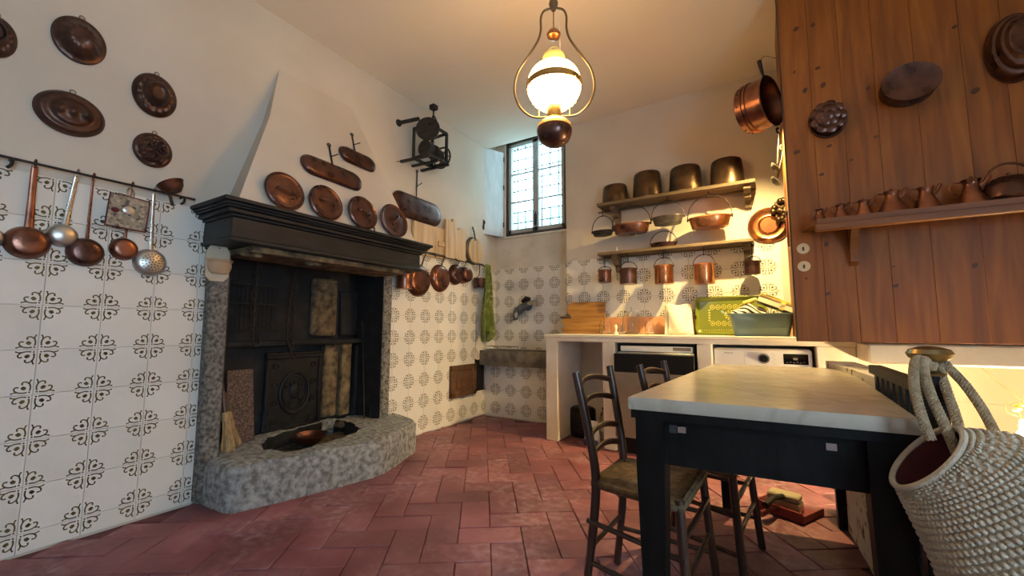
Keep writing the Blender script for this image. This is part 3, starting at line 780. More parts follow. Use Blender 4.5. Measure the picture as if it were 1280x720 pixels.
# cast-iron fireback
a, c = onx(327, 540, XB+.03), onx(403, 440, XB+.03)
W_, H_ = c.y-a.y, c.z-.2
t = thing('fireback', 'cast iron fireback with an oval crest, standing behind the fire pit', 'fireback', frameL((a.y+c.y)/2, .2, XB+.012))
b = MB(); b.box(-W_/2, W_/2, 0, H_, 0, .022, .004); b.build('plate', 'cast_iron', t)
b = MB()
for (x0, x1, y0, y1) in [(-W_/2, W_/2, 0, .05), (-W_/2, W_/2, H_-.035, H_), (-W_/2, -W_/2+.035, .05, H_-.035), (W_/2-.035, W_/2, .05, H_-.035)]: b.box(x0, x1, y0, y1, .02, .036, .006)
b.box(-W_/2-.01, W_/2+.01, -.03, .03, 0.0, .05, .006); b.box(-W_/2-.01, W_/2+.01, H_-.01, H_+.015, 0.0, .045, .006)
b.build('border', 'cast_iron', t)
b = MB(); oc = (0, H_*.5)
b.tube([(oc[0]+.115*math.cos(k*PI/16), oc[1]+.15*math.sin(k*PI/16), .026) for k in range(32)], .012, 8, True)
b.tube([(oc[0]+.09*math.cos(k*PI/16), oc[1]+.12*math.sin(k*PI/16), .026) for k in range(32)], .006, 6, True)
b.ball((0, oc[1]+.01, .024), .045, .06, .02, 12, 6)
for k in range(5): b.ball((-.06+.03*k, oc[1]+.075-abs(k-2)*.012, .026), .012, .018, .012, 8, 5)
for k in (-1, 1):
    for q in range(3): b.tube(smooth_path([(k*.03, oc[1]-.05-.02*q, .026), (k*.06, oc[1]-.07-.02*q, .03), (k*.075, oc[1]-.04-.02*q, .026)], 4), .006, 6)
    for q in range(4):
        zz = .09+q*(H_-.18)/3
        b.tube([(k*(W_/2-.075)+.022*math.cos(w*.6), zz+.022*math.sin(w*.6)*(1-w*.05), .024) for w in range(12)], .007, 6)
b.build('crest', 'cast_iron', t)
# gridiron hanging on the back
yc, zc, w_, h_ = Lb(293, 355, 345, 413, XB+.05)
t = thing('gridiron', 'blackened iron gridiron hung on the chimney back', 'grill', frameL(yc, zc, XB+.05))
for k in range(9):
    b = MB(); xx = -w_/2+.02+k*(w_-.04)/8; b.tube([(xx, -h_/2, .0), (xx, h_/2+(.02 if k % 3 == 0 else 0), .0)], .0045, 6); b.build('bar', 'black_iron', t)
for yy in (-h_/2, .02, h_/2-.01):
    b = MB(); b.tube([(-w_/2-.02, yy, .006), (w_/2+.02, yy, .006)], .006, 6); b.build('cross_bar', 'black_iron', t)
b = MB(); b.tube([(0, h_/2, 0), (0, h_/2+.13, -.01), (0, h_/2+.16, -.03)], .006, 6); b.build('handle', 'black_iron', t)
# pot chain
p0, p1 = onx(366, 326, -.12), onx(364, 436, -.12)
t = thing('pot_chain', 'sooty pot chain with hook hanging down the chimney', 'chain', (-.12, p1.y, 1.46))
n_l = 17; Lh = 1.46-p1.z
for k in range(n_l):
    b = MB(); zz = -Lh*(k+.5)/n_l
    ring = [(.011*math.cos(a*PI/5), 0, zz+.024*math.sin(a*PI/5)) if k % 2 else (0, .011*math.cos(a*PI/5), zz+.024*math.sin(a*PI/5)) for a in range(10)]
    b.tube(ring, .0058, 6, True); b.build('link', 'black_iron', t)
b = MB(); b.tube(smooth_path([(0, 0, -Lh+.02), (0, .0, -Lh-.04), (0, .025, -Lh-.07), (0, .05, -Lh-.04)], 5), .006, 6); b.build('hook', 'black_iron', t)
p2 = onx(357, 400, -.12)
b = MB(); b.tube(smooth_path([(0, .0, -.05), (0, -.03, -.3), (0, -.035, -.55), (0, .0, -Lh+.0)], 5), .006, 6); b.build('side_chain', 'black_iron', t)
t2 = thing('trammel_hook', 'black iron trammel hook hanging in front of the gridiron', 'hook', (-.16, onx(321, 330, -.16).y, 1.46))
b = MB(); b.tube([(0, 0, 0), (0, 0, -.55)], .007, 6); b.tube(smooth_path([(0, 0, -.55), (0, .02, -.6), (0, .05, -.58), (0, .05, -.54)], 5), .006, 6); b.build('rod', 'black_iron', t2)
b = MB()
for k in range(5): b.tube([(0, .018*math.cos(a*PI/4), -.12-.09*k+.03*math.sin(a*PI/4)) for a in range(8)], .005, 6, True)
b.build('loop', 'black_iron', t2)
# fire irons on the right
pf = onx(452, 478, -.12)
for i, (u, nm, lab) in enumerate([(447, 'poker', 'thin iron poker leaning at the right of the fire chamber'), (455, 'fire_tongs', 'long fire tongs leaning against the right chamber wall')]):
    q0, q1 = onx(u, 500, -.14), onx(u, 405, -.24)
    t = thing(nm, lab, 'fire iron', (0, 0, 0))
    base = Vector((-.05, q0.y, .24)); top = Vector((-.20, q1.y+.02, q1.z))
    b = MB(); b.tube([base, top], .006, 6)
    b.build('shaft', 'black_iron', t)
    b = MB()
    if i == 0: b.ball(top, .014, .014, .02, 8, 5)
    else:
        b.tube([top, base+Vector((0, .03, 0))], .005, 6); b.tube([top+Vector((.0, .03*math.cos(a*PI/5), .03*math.sin(a*PI/5))) for a in range(10)], .005, 6, True)
    b.build('grip', 'black_iron', t)
# granite board leaning on the chamber's left
a, c = onx(277, 548, -.16), onx(316, 462, -.16)
t = tag(MB().box(-(c.y-a.y)/2, (c.y-a.y)/2, 0, .47, 0, .025, .004).build('granite_slab', 'granite_board'), 'speckled brown slab leaning beside the fireback', 'slab')
t.matrix_world = frameL((a.y+c.y)/2+.02, .238, -.15) @ Matrix.Rotation(R(-8), 4, 'X')
# two hearth brooms
for i, (u0, v0, u1, v1, lab) in enumerate([(285, 566, 276, 455, 'twig hearth broom with a long stick beside the left stone jamb'), (293, 560, 281, 490, 'short straw brush leaning by the speckled slab')]):
    p = onz(u0, v0, HZ); q = onx(u1, v1, -.05)
    t = thing('hearth_broom', lab, 'broom', (p.x, p.y, HZ), 'hearth brooms')
    d = Vector((q.x-p.x, q.y-p.y, q.z-HZ)); dn = d.normalized()
    b = MB(); b.tube([dn*.18, d], .009 if i == 0 else .012, 8); b.build('stick', 'door_wood', t)
    b = MB()
    for k in range(34):
        a_ = rng.uniform(0, 2*PI); rr = rng.uniform(0, 1)**.5
        e = Vector((math.cos(a_)*.03*rr, math.sin(a_)*.045*rr, 0)) + dn*rng.uniform(.005, .03)
        b.tube([dn*.24+Vector((math.cos(a_)*.010, math.sin(a_)*.010, 0)), dn*.12+e*.5, e], .0042, 5)
    b.build('bristles', 'broom_straw', t)
    b = MB(); b.tube([dn*.19, dn*.235], .02, 10); b.build('binding', 'broom_straw', t)

# ------------------------------------------------------------------ left wall: moulds
def hang_ring(t, y, r=.010, mtl='brass_aged'):
    b = MB(); b.tube([(r*math.cos(a*PI/6), y+r*.9+r*math.sin(a*PI/6), .006) for a in range(12)], r*.25, 6, True); b.build('hanging_ring', mtl, t)
def mould(label, box, hf, nr=14, nt=48, mtl='mould_copper', frame=None, name='copper_mould', group='embossed copper moulds on the left wall', roll=0.0, ring=True):
    yc, zc, w, h = box
    t = thing(name, label, 'mould', frame or frameL(yc, zc, .002, roll), group)
    b = MB(); b.polar(w/2, h/2, hf, nr, nt); b.build('dish', mtl, t, 60)
    b = MB(); b.tube([(w/2*math.cos(a*PI/20), h/2*math.sin(a*PI/20), .006) for a in range(40)], .004, 6, True); b.build('rim', mtl, t)
    if ring: hang_ring(t, h/2)
    return t
sm = lambda e0, e1, x: (lambda q: q*q*(3-2*q))(min(1, max(0, (x-e0)/(e1-e0))))
def hf_fish(q, t): return .012 + .050*sm(1, .35, q) + .004*math.cos(14*t)*sm(.3, .6, q)*sm(1, .8, q) + .010*math.exp(-((q*math.cos(t)-.25)**2+(q*math.sin(t)+.1)**2)*30)
def hf_oval(q, t):
    h = .012+.022*sm(1, .85, q)+.004*math.cos(26*t)*sm(.75, .9, q)*sm(1, .92, q)+.012*sm(.62, .52, q)
    for cx in (-.35, 0, .35): h += .022*math.exp(-(((q*math.cos(t)-cx)*1.7)**2+(q*math.sin(t)*1.2)**2)*22)
    return h
def hf_hat(q, t): return .010+.018*sm(1, .8, q)+.045*sm(.62, .46, q)-.016*sm(.40, .30, q)+.005*math.cos(16*t)*sm(.55, .75, q)*sm(1, .85, q)
def hf_rose(q, t): return .010+.030*sm(1, .55, q)+.008*math.cos(6*t+q*9)*sm(.05, .25, q)*sm(.95, .7, q)+.012*math.cos(q*20)*.5*sm(1, .8, q)+.02*math.exp(-q*q*18)
mould('large dark dished copper mould, highest on the left wall', Lb(64, 24, 134, 79), hf_fish)
mould('wide oval copper mould with three bosses and a beaded rim', Lb(42, 117, 133, 169), hf_oval)
mould('hat-shaped copper mould with a raised flat crown, above the rosette mould', Lb(165, 94, 221, 146), hf_hat)
mould('small round copper mould with swirling rosette relief, nearest the rail', Lb(166, 168, 215, 209), hf_rose)
mould('dark copper mould cut off by the left edge of the view', Lb(-38, 20, 22, 71), hf_hat)

# hanging rail with hooks
RZ = 1.722
rail = thing('hanging_rail', 'black iron utensil rail on the tiled wall left of the fireplace', 'rail', frameL(.62, RZ, 0.0))
b = MB(); b.tube([(-.55, 0, .045), (.415, 0, .045)], .006, 8); b.build('rod', 'black_iron', rail)
for xx in (-.27, .36): b = MB(); b.tube(smooth_path([(xx, 0.0, 0.0), (xx, 0, .035), (xx, -.012, .06), (xx-.004, -.035, .062), (xx-.012, -.045, .05)], 4), .0065, 8); b.build('bracket', 'black_iron', rail)

def hang_hook(t, y, mtl='black_iron'):
    b = MB(); b.tube(smooth_path([(0, y-.015, 0), (0, y, .0), (0, y+.012, .012), (0, y+.004, .022)], 4), .004, 6); b.build('hook', mtl, t)
def frying_pan(label, u, v, wpx, hpx, utop, vtop, depth, mtl, hw, handle_m, domed=.4, plane=.03, name='copper_pan', cat='pan', group=None, perforated=False, top_z=None, frame=frameL, box=Lb, on=onx, wall=0.0):
    """pan hung by its handle, its outside facing the room"""
    a, z, w, h = box(u-wpx/2, v-hpx/2, u+wpx/2, v+hpx/2, plane if frame is frameL else wall-plane)
    top = on(utop, vtop, plane if frame is frameL else wall-plane)
    tz = top_z or top.z
    ta = top.y if frame is frameL else top.x
    r = (w+h)/4
    roll = math.atan2(-(ta-a), tz-z)
    t = thing(name, label, cat, frame(a, z, .012) @ Matrix.Rotation(roll, 4, 'Z'), group)
    L = math.hypot(tz-z, ta-a)
    b = MB()
    prof = [(r*1.04, .0), (r*1.02, .004), (r*.97, depth*.45), (r*.80, depth*.9), (r*.66, depth), (r*.3, depth+r*.06*domed), (0, depth+r*.08*domed)]
    b.lathe(prof, 32); b.lathe([(r*.99, 0.0), (r*.90, depth*.5), (r*.6, depth*.9), (0, depth*.92)], 32)
    b.build('bowl', mtl, t)
    if perforated:
        for ring_, nn in ((.15, 5), (.32, 10), (.5, 16)):
            for k in range(nn):
                a_ = 2*PI*k/nn; b = None
        b = MB()
        for ring_, nn in ((0.0, 1), (.2, 6), (.4, 12), (.58, 18)):
            for k in range(nn):
                a_ = 2*PI*k/nn+ring_; hz_ = depth+r*.08*domed*(1-(ring_/.66)**2)-.0006
                b.lathe([(0, hz_+.0016), (.0032, hz_+.0016), (.0032, hz_-.002)], 8) if ring_ == 0 else b.at(Matrix.Translation((ring_*r*math.cos(a_), ring_*r*math.sin(a_), 0))).lathe([(0, hz_+.0016), (.0032, hz_+.0016), (.0032, hz_-.002)], 8)
        b.at(Matrix.Identity(4)); o = b.build('perforations', 'ink', t); o['kind'] = 'stuff'
    b = MB(); s0 = r*.92
    b.tube([(0, s0-.015, .012), (0, s0+.02, .010), (0, s0+(L-s0)*.5, .014), (0, L-.03, .020), (0, L-.008, .026)], [hw*1.15, hw, hw*.8, hw*.75, hw*.6], 10, False, (1, .28))
    b.build('handle', handle_m, t)
    b = MB(); b.tube(smooth_path([(0, L-.02, .027), (0, L+.004, .027), (0, L+.016, .036), (0, L+.006, .046)], 4), .0045, 6); b.build('hook', handle_m, t)
    if hw > .008:
        for sx in (-1, 1):
            b = MB(); b.ball((sx*hw*.5, s0-.004, .018), .0035, .0035, .003, 6, 4); b.build('rivet', handle_m, t)
    return t
G = 'pans and ladles on the left rail'
frying_pan('largest copper pan on the left rail, with a broad hammered handle', 35, 303, 58, 42, 43, 208, .045, 'copper_aged', .015, 'copper_aged', group=G, top_z=RZ)
frying_pan('round silver ladle hanging between the two larger copper pans', 79, 294, 40, 29, 96, 218, .035, 'tin', .012, 'steel', domed=1.6, group=G, name='steel_ladle', cat='ladle', top_z=RZ)
frying_pan('copper pan with a thin handle, left of the patchwork pot holder', 108, 315, 47, 36, 116, 224, .038, 'copper_dark', .007, 'copper_aged', group=G, top_z=RZ)
frying_pan('smallest copper pan on the left rail, hanging below the pot holder', 156, 311, 36, 28, 164, 236, .035, 'copper_aged', .006, 'copper_aged', group=G, top_z=RZ)
frying_pan('perforated steel skimmer hanging nearest the fireplace', 189, 328, 43, 33, 192, 243, .030, 'tin', .009, 'steel', domed=1.6, group=G, name='skimmer', cat='skimmer', perforated=True, top_z=RZ)
frying_pan('silver ladle cut off by the left edge of the view', -14, 296, 40, 30, -4, 196, .035, 'tin', .010, 'steel', domed=1.6, group=G, name='steel_ladle', cat='ladle', top_z=RZ)
# patchwork pot holder
yc, zc, w_, h_ = Lb(135, 246, 186, 286, .07)
t = thing('pot_holder', 'square quilted tapestry pot holder hanging from the rail', 'pot holder', frameL(yc, zc, .066, R(-3)))
b = MB(); b.grid(lambda u, v: ((u-.5)*w_*(1-.05*math.cos(v*PI*2)), (v-.5)*h_*(1-.03*math.cos(u*2*PI)), .004+.004*math.sin(u*PI)*math.sin(v*PI)+.001*math.sin(u*40)*math.sin(v*40)), 16, 16)
solid(b.build('quilted_square', 'tapestry', t), .008)
b = MB(); b.tube([((u-.5)*w_*1.0, (v-.5)*h_*1.0, .002) for u, v in [(0, 0), (.5, 0), (1, 0), (1, .5), (1, 1), (.5, 1), (0, 1), (0, .5)]], .004, 6, True); b.build('piping', 'burgundy_cloth', t)
b = MB(); b.tube(smooth_path([(-.01, h_/2-.005, 0), (-.014, h_/2+.03, -.012), (0, h_/2+.058, -.022), (.014, h_/2+.03, -.012), (.01, h_/2-.005, 0)], 5), .004, 6); b.build('loop', 'tapestry', t)
b = MB(); b.ball((-w_*.32, .0, .006), .018, .014, .004, 8, 4); b.build('red_patch', 'burgundy_cloth', t)
b = MB(); b.ball((.0, .012, .006), .026, .020, .006, 12, 5); b.build('round_patch', 'tin', t)
# little copper saucepan balanced on the end of the rail
c = onx(216, 236, .06)
t = thing('copper_saucepan', 'small tilted copper saucepan perched on the end of the left rail', 'pan', Matrix.Translation((.062, c.y, 1.752)) @ Matrix.Rotation(R(24), 4, 'X') @ Matrix.Rotation(R(-16), 4, 'Y'))
b = MB(); b.lathe([(0, -.02), (.035, -.02), (.052, .0), (.062, .028), (.065, .03), (.061, .029), (.050, .002), (.034, -.016), (0, -.016)], 28); b.build('bowl', 'copper_aged', t)
b = MB(); b.tube([(-.02, -.02, -.018), (-.02, -.028, -.05), (-.024, -.034, -.085)], [.008, .007, .009], 8, False, (1, .5)); b.build('handle', 'black_iron', t)
# ceramic salt cup on the left jamb
yc, zc, w_, h_ = Lb(258, 306, 291, 352, .085)
t = thing('salt_cup', 'bisque ceramic wall cup on a pale lobed plaque at the left jamb', 'wall cup', frameL(yc-.005, zc, .082))
k = .5
pl = [(-w_*.32, h_*.5), (-w_*.5, h_*.28), (-w_*.5, -h_*.36), (-w_*.3, -h_*.5), (w_*.2, -h_*.5), (w_*.38, -h_*.36), (w_*.38, h_*.28), (w_*.2, h_*.5), (-w_*.05, h_*.56)]
b = MB(); b.prism(list(reversed(pl)), 0, .014); b.build('plaque', 'bisque_plate', t)
b = MB(); b.at(Matrix.Translation((-.0, -h_*.30, .012)) @ Matrix.Rotation(R(-90), 4, 'X'))
b.lathe([(0, 0), (w_*.28, 0), (w_*.40, .014), (w_*.47, .045), (w_*.45, .066), (w_*.51, .074), (w_*.51, .084), (w_*.44, .086), (w_*.41, .07), (w_*.40, .03), (0, .012)], 24, 1, -.8)
b.build('cup', 'bisque', t)
b = MB(); b.ball((-.004, h_*.40, .015), .004, .004, .004, 6, 4); b.build('nail', 'black_iron', t)

# ------------------------------------------------------------------ mantel and hood: lids
def hood_x(z): # front face of hood
    return .36+(.135-.36)*(z-1.715)/(2.36-1.715)
MT = 1.690
lean = math.atan2(.36-.135, 2.36-1.715)
def round_lid(label, u0, v0, u1, v1, hang):
    yc, zc, w, h = Lb(u0, v0, u1, v1, .34)
    r = (w+h)/4
    foot = .418-.02
    T = Matrix.Translation((.40-.012, yc, MT+.001)) @ Matrix(((0, 0, 1, 0), (1, 0, 0, 0), (0, 1, 0, 0), (0, 0, 0, 1))) @ Matrix.Rotation(-R(12), 4, 'X')
    t = thing('pan_cover', label, 'pan cover', T, 'round copper lids on the mantel')
    b = MB(); b.at(Matrix.Translation((0, r, 0)))
    b.lathe([(0, .016), (r*.6, .014), (r*.80, .010), (r*.86, .013), (r*.93, .006), (r, .010), (r*1.0, .004), (r*.9, 0.0), (0, .004)], 40); b.build('disc', 'copper_dark', t)
    b = MB(); b.at(Matrix.Translation((0, r, 0)) @ Matrix.Rotation(R(hang), 4, 'Z'))
    b.tube(smooth_path([(-.052, 0, .014), (-.046, 0, .034), (0, 0, .042), (.046, 0, .034), (.052, 0, .014)], 4), .007, 8, False, (1.2, .5)); b.build('handle', 'copper_dark', t)
    return t
round_lid('largest round copper lid, at the left end of the mantel', 326, 219, 380, 265, -12)
round_lid('second round copper lid from the left on the mantel', 382, 234, 427, 277, -12)
round_lid('third round copper lid from the left on the mantel', 431, 248, 470, 288, -10)
round_lid('smallest round copper lid, at the right end of the mantel', 471, 260, 509, 297, 50)
t = thing('skewer', 'thin iron skewer standing between the two right-hand lids', 'skewer', (.37, onx(468, 280, .36).y, MT))
b = MB(); b.tube([(0, 0, 0), (-.035, 0, .16)], .004, 6); b.build('shaft', 'black_iron', t)
b = MB(); b.tube([(-.037, .010*math.cos(a*PI/5), .170+.010*math.sin(a*PI/5)) for a in range(10)], .003, 6, True); b.build('eye', 'black_iron', t)
# oblong fish-kettle lids
def capsule(w, h, n=10):
    r = h/2; out = []
    for i in range(n+1): a = -PI/2+PI*i/n; out.append((w/2-r+r*math.cos(a), r*math.sin(a)))
    for i in range(n+1): a = PI/2+PI*i/n; out.append((-w/2+r+r*math.cos(a), r*math.sin(a)))
    return out
def oblong(label, T, w, h, hx, hl, mtl='copper_dark'):
    t = thing('fish_kettle_cover', label, 'pan cover', T, 'oblong copper lids with iron handles')
    b = MB(); lv = [(1.0, 0.0), (1.0, .010), (.985, .014), (.93, .024), (.80, .032), (.4, .036)]
    base = capsule(w, h); n = len(base); vs = []; fs = []
    for s_, z in lv: vs += [(x-(1-s_)*h/2*(x/(abs(x)+1e-6))*1.0 if True else x, y*s_, z) for x, y in base]
    for k in range(len(lv)-1):
        for i in range(n): j = (i+1) % n; fs.append((k*n+i, k*n+j, (k+1)*n+j, (k+1)*n+i))
    fs.append(tuple((len(lv)-1)*n+i for i in range(n))); fs.append(tuple(n-1-i for i in range(n)))
    b.add(vs, fs); b.build('plate', mtl, t)
    b = MB(); b.tube([(x, y, .008) for x, y in base], .006, 6, True); b.build('rim', mtl, t)
    b = MB(); b.tube([(hx, h*.35, .006), (hx, h*.5+.01, .004), (hx-.004, h*.5+hl, .008)], .008, 8, False, (1, .5)); b.build('handle', 'black_iron', t)
    b = MB(); b.tube([(hx-.004+.012*math.cos(a*PI/5), h*.5+hl+.010+.012*math.sin(a*PI/5), .008) for a in range(10)], .0045, 6, True); b.build('eye', 'black_iron', t)
    b = MB(); b.tube([(hx, h*.5+hl*.45, .01), (hx+.045, h*.5+hl*.62, .03)], .004, 6); b.build('prong', 'black_iron', t)
    return t
def hood_frame(u, v, roll):
    x = .25
    for _ in range(6): p = onx(u, v, x); x = hood_x(p.z)
    return Matrix.Translation((x+.004, p.y, p.z)) @ Matrix.Rotation(-lean, 4, 'Y') @ Matrix(((0, 0, 1, 0), (1, 0, 0, 0), (0, 1, 0, 0), (0, 0, 0, 1))) @ Matrix.Rotation(R(roll), 4, 'Z')
oblong('long copper fish-kettle lid on the hood, the lower of two', hood_frame(415, 217.5, -2), .475, .150, .01, .165)
oblong('short copper fish-kettle lid on the hood, the upper of two', hood_frame(446, 200, -2), .325, .130, -.01, .155)
pq = onx(521, 261, .02)
oblong('copper fish-kettle lid on the wall between hood and cutting boards', frameL(pq.y+.02, pq.z, .004, R(-1)), .66, .225, -.02, .25)

# ------------------------------------------------------------------ clockwork roasting jack on its wall bracket
y0j = onx(512, 160, .02).y
T = Matrix.Translation((0.0, onx(533, 175, .25).y, onx(533, 175, .25).z))
t = thing('roasting_jack', 'black iron clockwork roasting jack on a wall bracket', 'roasting jack', T)
def J(u, v, x): p = onx(u, v, x); return p - T.translation
def P(name, mb, m='black_iron'): return mb.build(name, m, t)
xA, xB_ = .14, .32
yA, yC = J(528, 190, .25).y, J(551, 190, .25).y
zb_, zt_ = J(533, 197, .25).z, J(535, 160, .25).z
b = MB()
for xx in (xA, xB_):
    for (p, q) in [((xx, yA, zb_), (xx, yC, zb_)), ((xx, yA, zt_), (xx, yC, zt_)), ((xx, yC, zb_), (xx, yC, zt_))]: b.bar(p, q, .022)
for yy in (yA, yC):
    b.bar((xA, yy, zb_), (xB_, yy, zb_), .02)
b.bar((xA, yC, zt_), (xB_, yC, zt_), .02); b.bar((xA, yA, zb_), (xA, yA, zt_), .02)
P('frame', b)
b = MB(); b.bar((0, yA-.02, zb_-.01), (xB_+.03, yA-.02, zb_-.03), .022); b.bar((0, yC, zb_-.01), (xB_+.03, yC, zb_-.02), .022); b.bar((0, (yA+yC)/2, zb_-.005), (xB_, (yA+yC)/2, zb_-.02), .02); P('wall_arm', b)
b = MB(); b.bar((0, yA-.06, zt_+.06), (.22, yA-.02, zt_+.06), .025); b.at(Matrix.Translation((0.0, yA-.06, zt_+.06)) @ Matrix.Rotation(PI/2, 4, 'Y')).lathe([(0, 0), (.035, 0), (.03, .012), (0, .012)], 14); P('upper_bracket', b)
b = MB(); b.at(Matrix.Translation((.30, yA+.01, (zb_+zt_)/2+.10)) @ Matrix.Rotation(R(-60), 4, 'Z') @ Matrix.Rotation(PI/2, 4, 'Y')).lathe([(0, -.006), (.108, -.006), (.11, 0), (.108, .006), (0, .006)], 28); P('disc', b)
b = MB(); b.at(Matrix.Translation((.25, yA+.02, (zb_+zt_)/2-.06)) @ Matrix.Rotation(-PI/2, 4, 'X')).lathe([(0, 0), (.075, 0), (.075, .05), (.06, .055), (.055, .11), (.068, .115), (.068, .15), (.05, .155), (.05, .22), (0, .22)], 22); P('drum', b)
b = MB(); cw = Vector((.25, yC+.02, (zb_+zt_)/2-.07))
b.tube([cw+Vector((.10*math.cos(a*PI/14), 0, .10*math.sin(a*PI/14))) for a in range(28)], .009, 8, True)
for a in range(3): b.tube([cw+Vector((.10*math.cos(a*PI/3), 0, .10*math.sin(a*PI/3))), cw-Vector((.10*math.cos(a*PI/3), 0, .10*math.sin(a*PI/3)))], .005, 6)
b.tube([cw-Vector((0, .10, 0)), cw+Vector((0, .03, 0))], .010, 8)
P('flywheel', b)
b = MB(); c0 = Vector((.26, (yA+yC)/2+.0, zt_))
for sx in (-1, 1): b.tube(smooth_path([c0+Vector((sx*.05, 0, 0)), c0+Vector((sx*.045, 0, .06)), c0+Vector((sx*.03, 0, .10)), c0+Vector((0, 0, .15))], 4), .007, 6)
b.tube([c0+Vector((0, 0, .0)), c0+Vector((0, 0, .21))], .007, 6); b.bar(c0+Vector((-.05, 0, .05)), c0+Vector((.05, 0, .05)), .01)
P('governor', b)
b = MB(); b.box(c0.x-.03, c0.x+.03, c0.y-.03, c0.y+.03, c0.z+.20, c0.z+.245, .004); P('governor_weight', b)
b = MB(); b.tube([(xB_, yA, zb_), ((xA+xB_)/2, yA-.06, zb_-.03), (0.0, yA-.07, zb_-.03)], .003, 5); P('cord', b)

# ------------------------------------------------------------------ boards above the right rail
def board(label, outline, T, thick, group='wooden boards above the rail', mtl='pine_board'):
    t = thing('cutting_board', label, 'cutting board', T, group)
    b = MB(); b.prism(outline, 0, thick); b.build('plate', mtl, t); return t
yc, zc, w_, h_ = Lb(519, 283, 557, 322, .03)
t = board('large plain rectangular board with a cleat, nearest the mantel', [(-w_/2, -h_/2), (w_/2, -h_/2), (w_/2, h_/2), (-w_/2, h_/2)], frameL(yc+.02, zc+.01, .008), .022)
b = MB(); b.box(-w_/2-.04, -w_/2, -h_/2, h_/2, 0, .03, .003); b.build('cleat', 'pine_board', t)
b = MB(); b.box(w_*.2, w_/2+.06, -.03, .02, .022, .04, .003); b.build('handle', 'pine_board', t)
yc, zc, w_, h_ = Lb(556, 275, 581, 325, .04)
ol = [(-w_/2, -h_/2), (w_/2, -h_/2), (w_/2, h_*.22), (w_*.42, h_*.30), (w_*.2, h_*.33), (w_*.08, h_*.26), (.0, h_*.26), (-.01, h_*.5), (-w_*.16, h_*.5), (-w_*.20, h_*.40), (-w_*.34, h_*.46), (-w_/2, h_*.44)]
t = board('notched board with a shaped top edge, standing behind the rail', ol, frameL(yc, zc, .030), .03)
yc, zc, w_, h_ = Lb(585, 299, 602, 331, .03)
ol = [(w_/2*math.cos(a*PI/14), h_/2*math.sin(a*PI/14)) for a in range(28)]
t = board('round pale board with a dark hanging strap, nearest the niche', ol, frameL(yc, zc+.01, .025), .022)
b = MB(); b.tube([(-.01, h_/2-.03, .02), (-.05, h_/2+.06, .03), (-.07, h_/2+.12, .02)], .014, 8, False, (1, .4)); b.build('strap', 'black_iron', t)
b = MB(); b.tube([(w_/2*1.02*math.cos(a*PI/14)-.02, h_/2*1.02*math.sin(a*PI/14), -.008) for a in range(28)], .010, 6, True); b.build('rim', 'dark_frame', t)

# right rail with hanging copper
rz2 = onx(575, 326, .07).z
ya, yb = onx(535, 318, .07).y, onx(606, 330, .07).y
rail2 = thing('hanging_rail', 'black iron double rail under the cutting boards', 'rail', frameL((ya+yb)/2, rz2, 0.0))
hl = (yb-ya)/2
for zz, xx in ((0.0, .075), (.022, .045)):
    b = MB(); b.tube([(-hl, zz, xx), (hl, zz, xx)], .005, 6); b.build('rod', 'black_iron', rail2)
for xx in (-hl*.8, -hl*.1, hl*.95): b = MB(); b.tube(smooth_path([(xx, .03, 0), (xx, .02, .05), (xx, 0, .08), (xx, -.02, .085)], 4), .006, 6); b.build('bracket', 'black_iron', rail2)
G2 = 'copper pans on the right rail'
frying_pan('largest copper pan under the boards, next to the little bucket', 528, 350, 29, 39, 535, 318, .05, 'copper_aged', .010, 'black_iron', group=G2, top_z=rz2, plane=.07)
frying_pan('second copper pan from the mantel on the right rail', 555, 347.5, 25, 30, 558, 322, .05, 'copper_aged', .009, 'black_iron', group=G2, top_z=rz2, plane=.07)
frying_pan('dark small-bottomed copper pan in the middle of the right rail', 574, 343, 19, 20, 577, 324, .06, 'copper_dark', .008, 'black_iron', group=G2, top_z=rz2, plane=.07)
frying_pan('little copper pan overlapping its darker neighbour on the right rail', 585, 343.5, 15, 17, 587, 326, .10, 'copper_aged', .006, 'black_iron', group=G2, top_z=rz2, plane=.09)
def straight_pot(label, T, r, h, mtl, group, name='copper_mug', cat='pot', bail=.05, ear=True, inner='tin_dark', hookz=None):
    """upright straight pot, origin at base, with wire bail"""
    t = thing(name, label, cat, T, group)
    b = MB(); b.lathe([(0, 0), (r*.97, 0), (r, .006), (r*.99, h*.5), (r*1.0, h-.01), (r*1.06, h-.004), (r*1.06, h), (r*.96, h), (r*.94, .01), (0, .008)], 28); b.build('body', mtl, t)
    if bail:
        b = MB(); b.tube([(r*1.05*math.cos(a), 0, h-.006+bail*math.sin(a)) for a in [PI*i/14 for i in range(15)]], .0035, 6); b.build('bail', 'black_iron', t)
        for sx in (-1, 1):
            b = MB(); b.ball((sx*r*1.05, 0, h-.008), .006, .008, .008, 6, 4); b.build('ear', 'black_iron', t)
    return t
p = onx(600, 360, .07); pw = Lb(592, 343, 607, 360, .07)
t = thing('copper_pot', 'dark square-sided copper pot at the niche end of the rail', 'pot', (.085, p.y-.03, pw[1]-pw[3]/2), G2)
b = MB(); b.lathe([(0, 0), (.06, 0), (.066, .01), (.068, .10), (.070, .105), (.062, .105), (.058, .02), (0, .012)], 24); b.build('body', 'copper_dark', t)
b = MB(); b.tube(smooth_path([(0, 0, rz2-(pw[1]-pw[3]/2)), (0, -.01, .15), (0, -.068, .10)], 4), .005, 6); b.build('handle', 'black_iron', t)
pw = Lb(497, 343, 514, 361, .09)
t = straight_pot('little copper bucket with wire bail beside the chimney jamb', (.09, pw[0], pw[1]-pw[3]/2), pw[2]*.42, pw[3], 'copper_aged', None, 'copper_bucket', 'bucket', bail=.07)
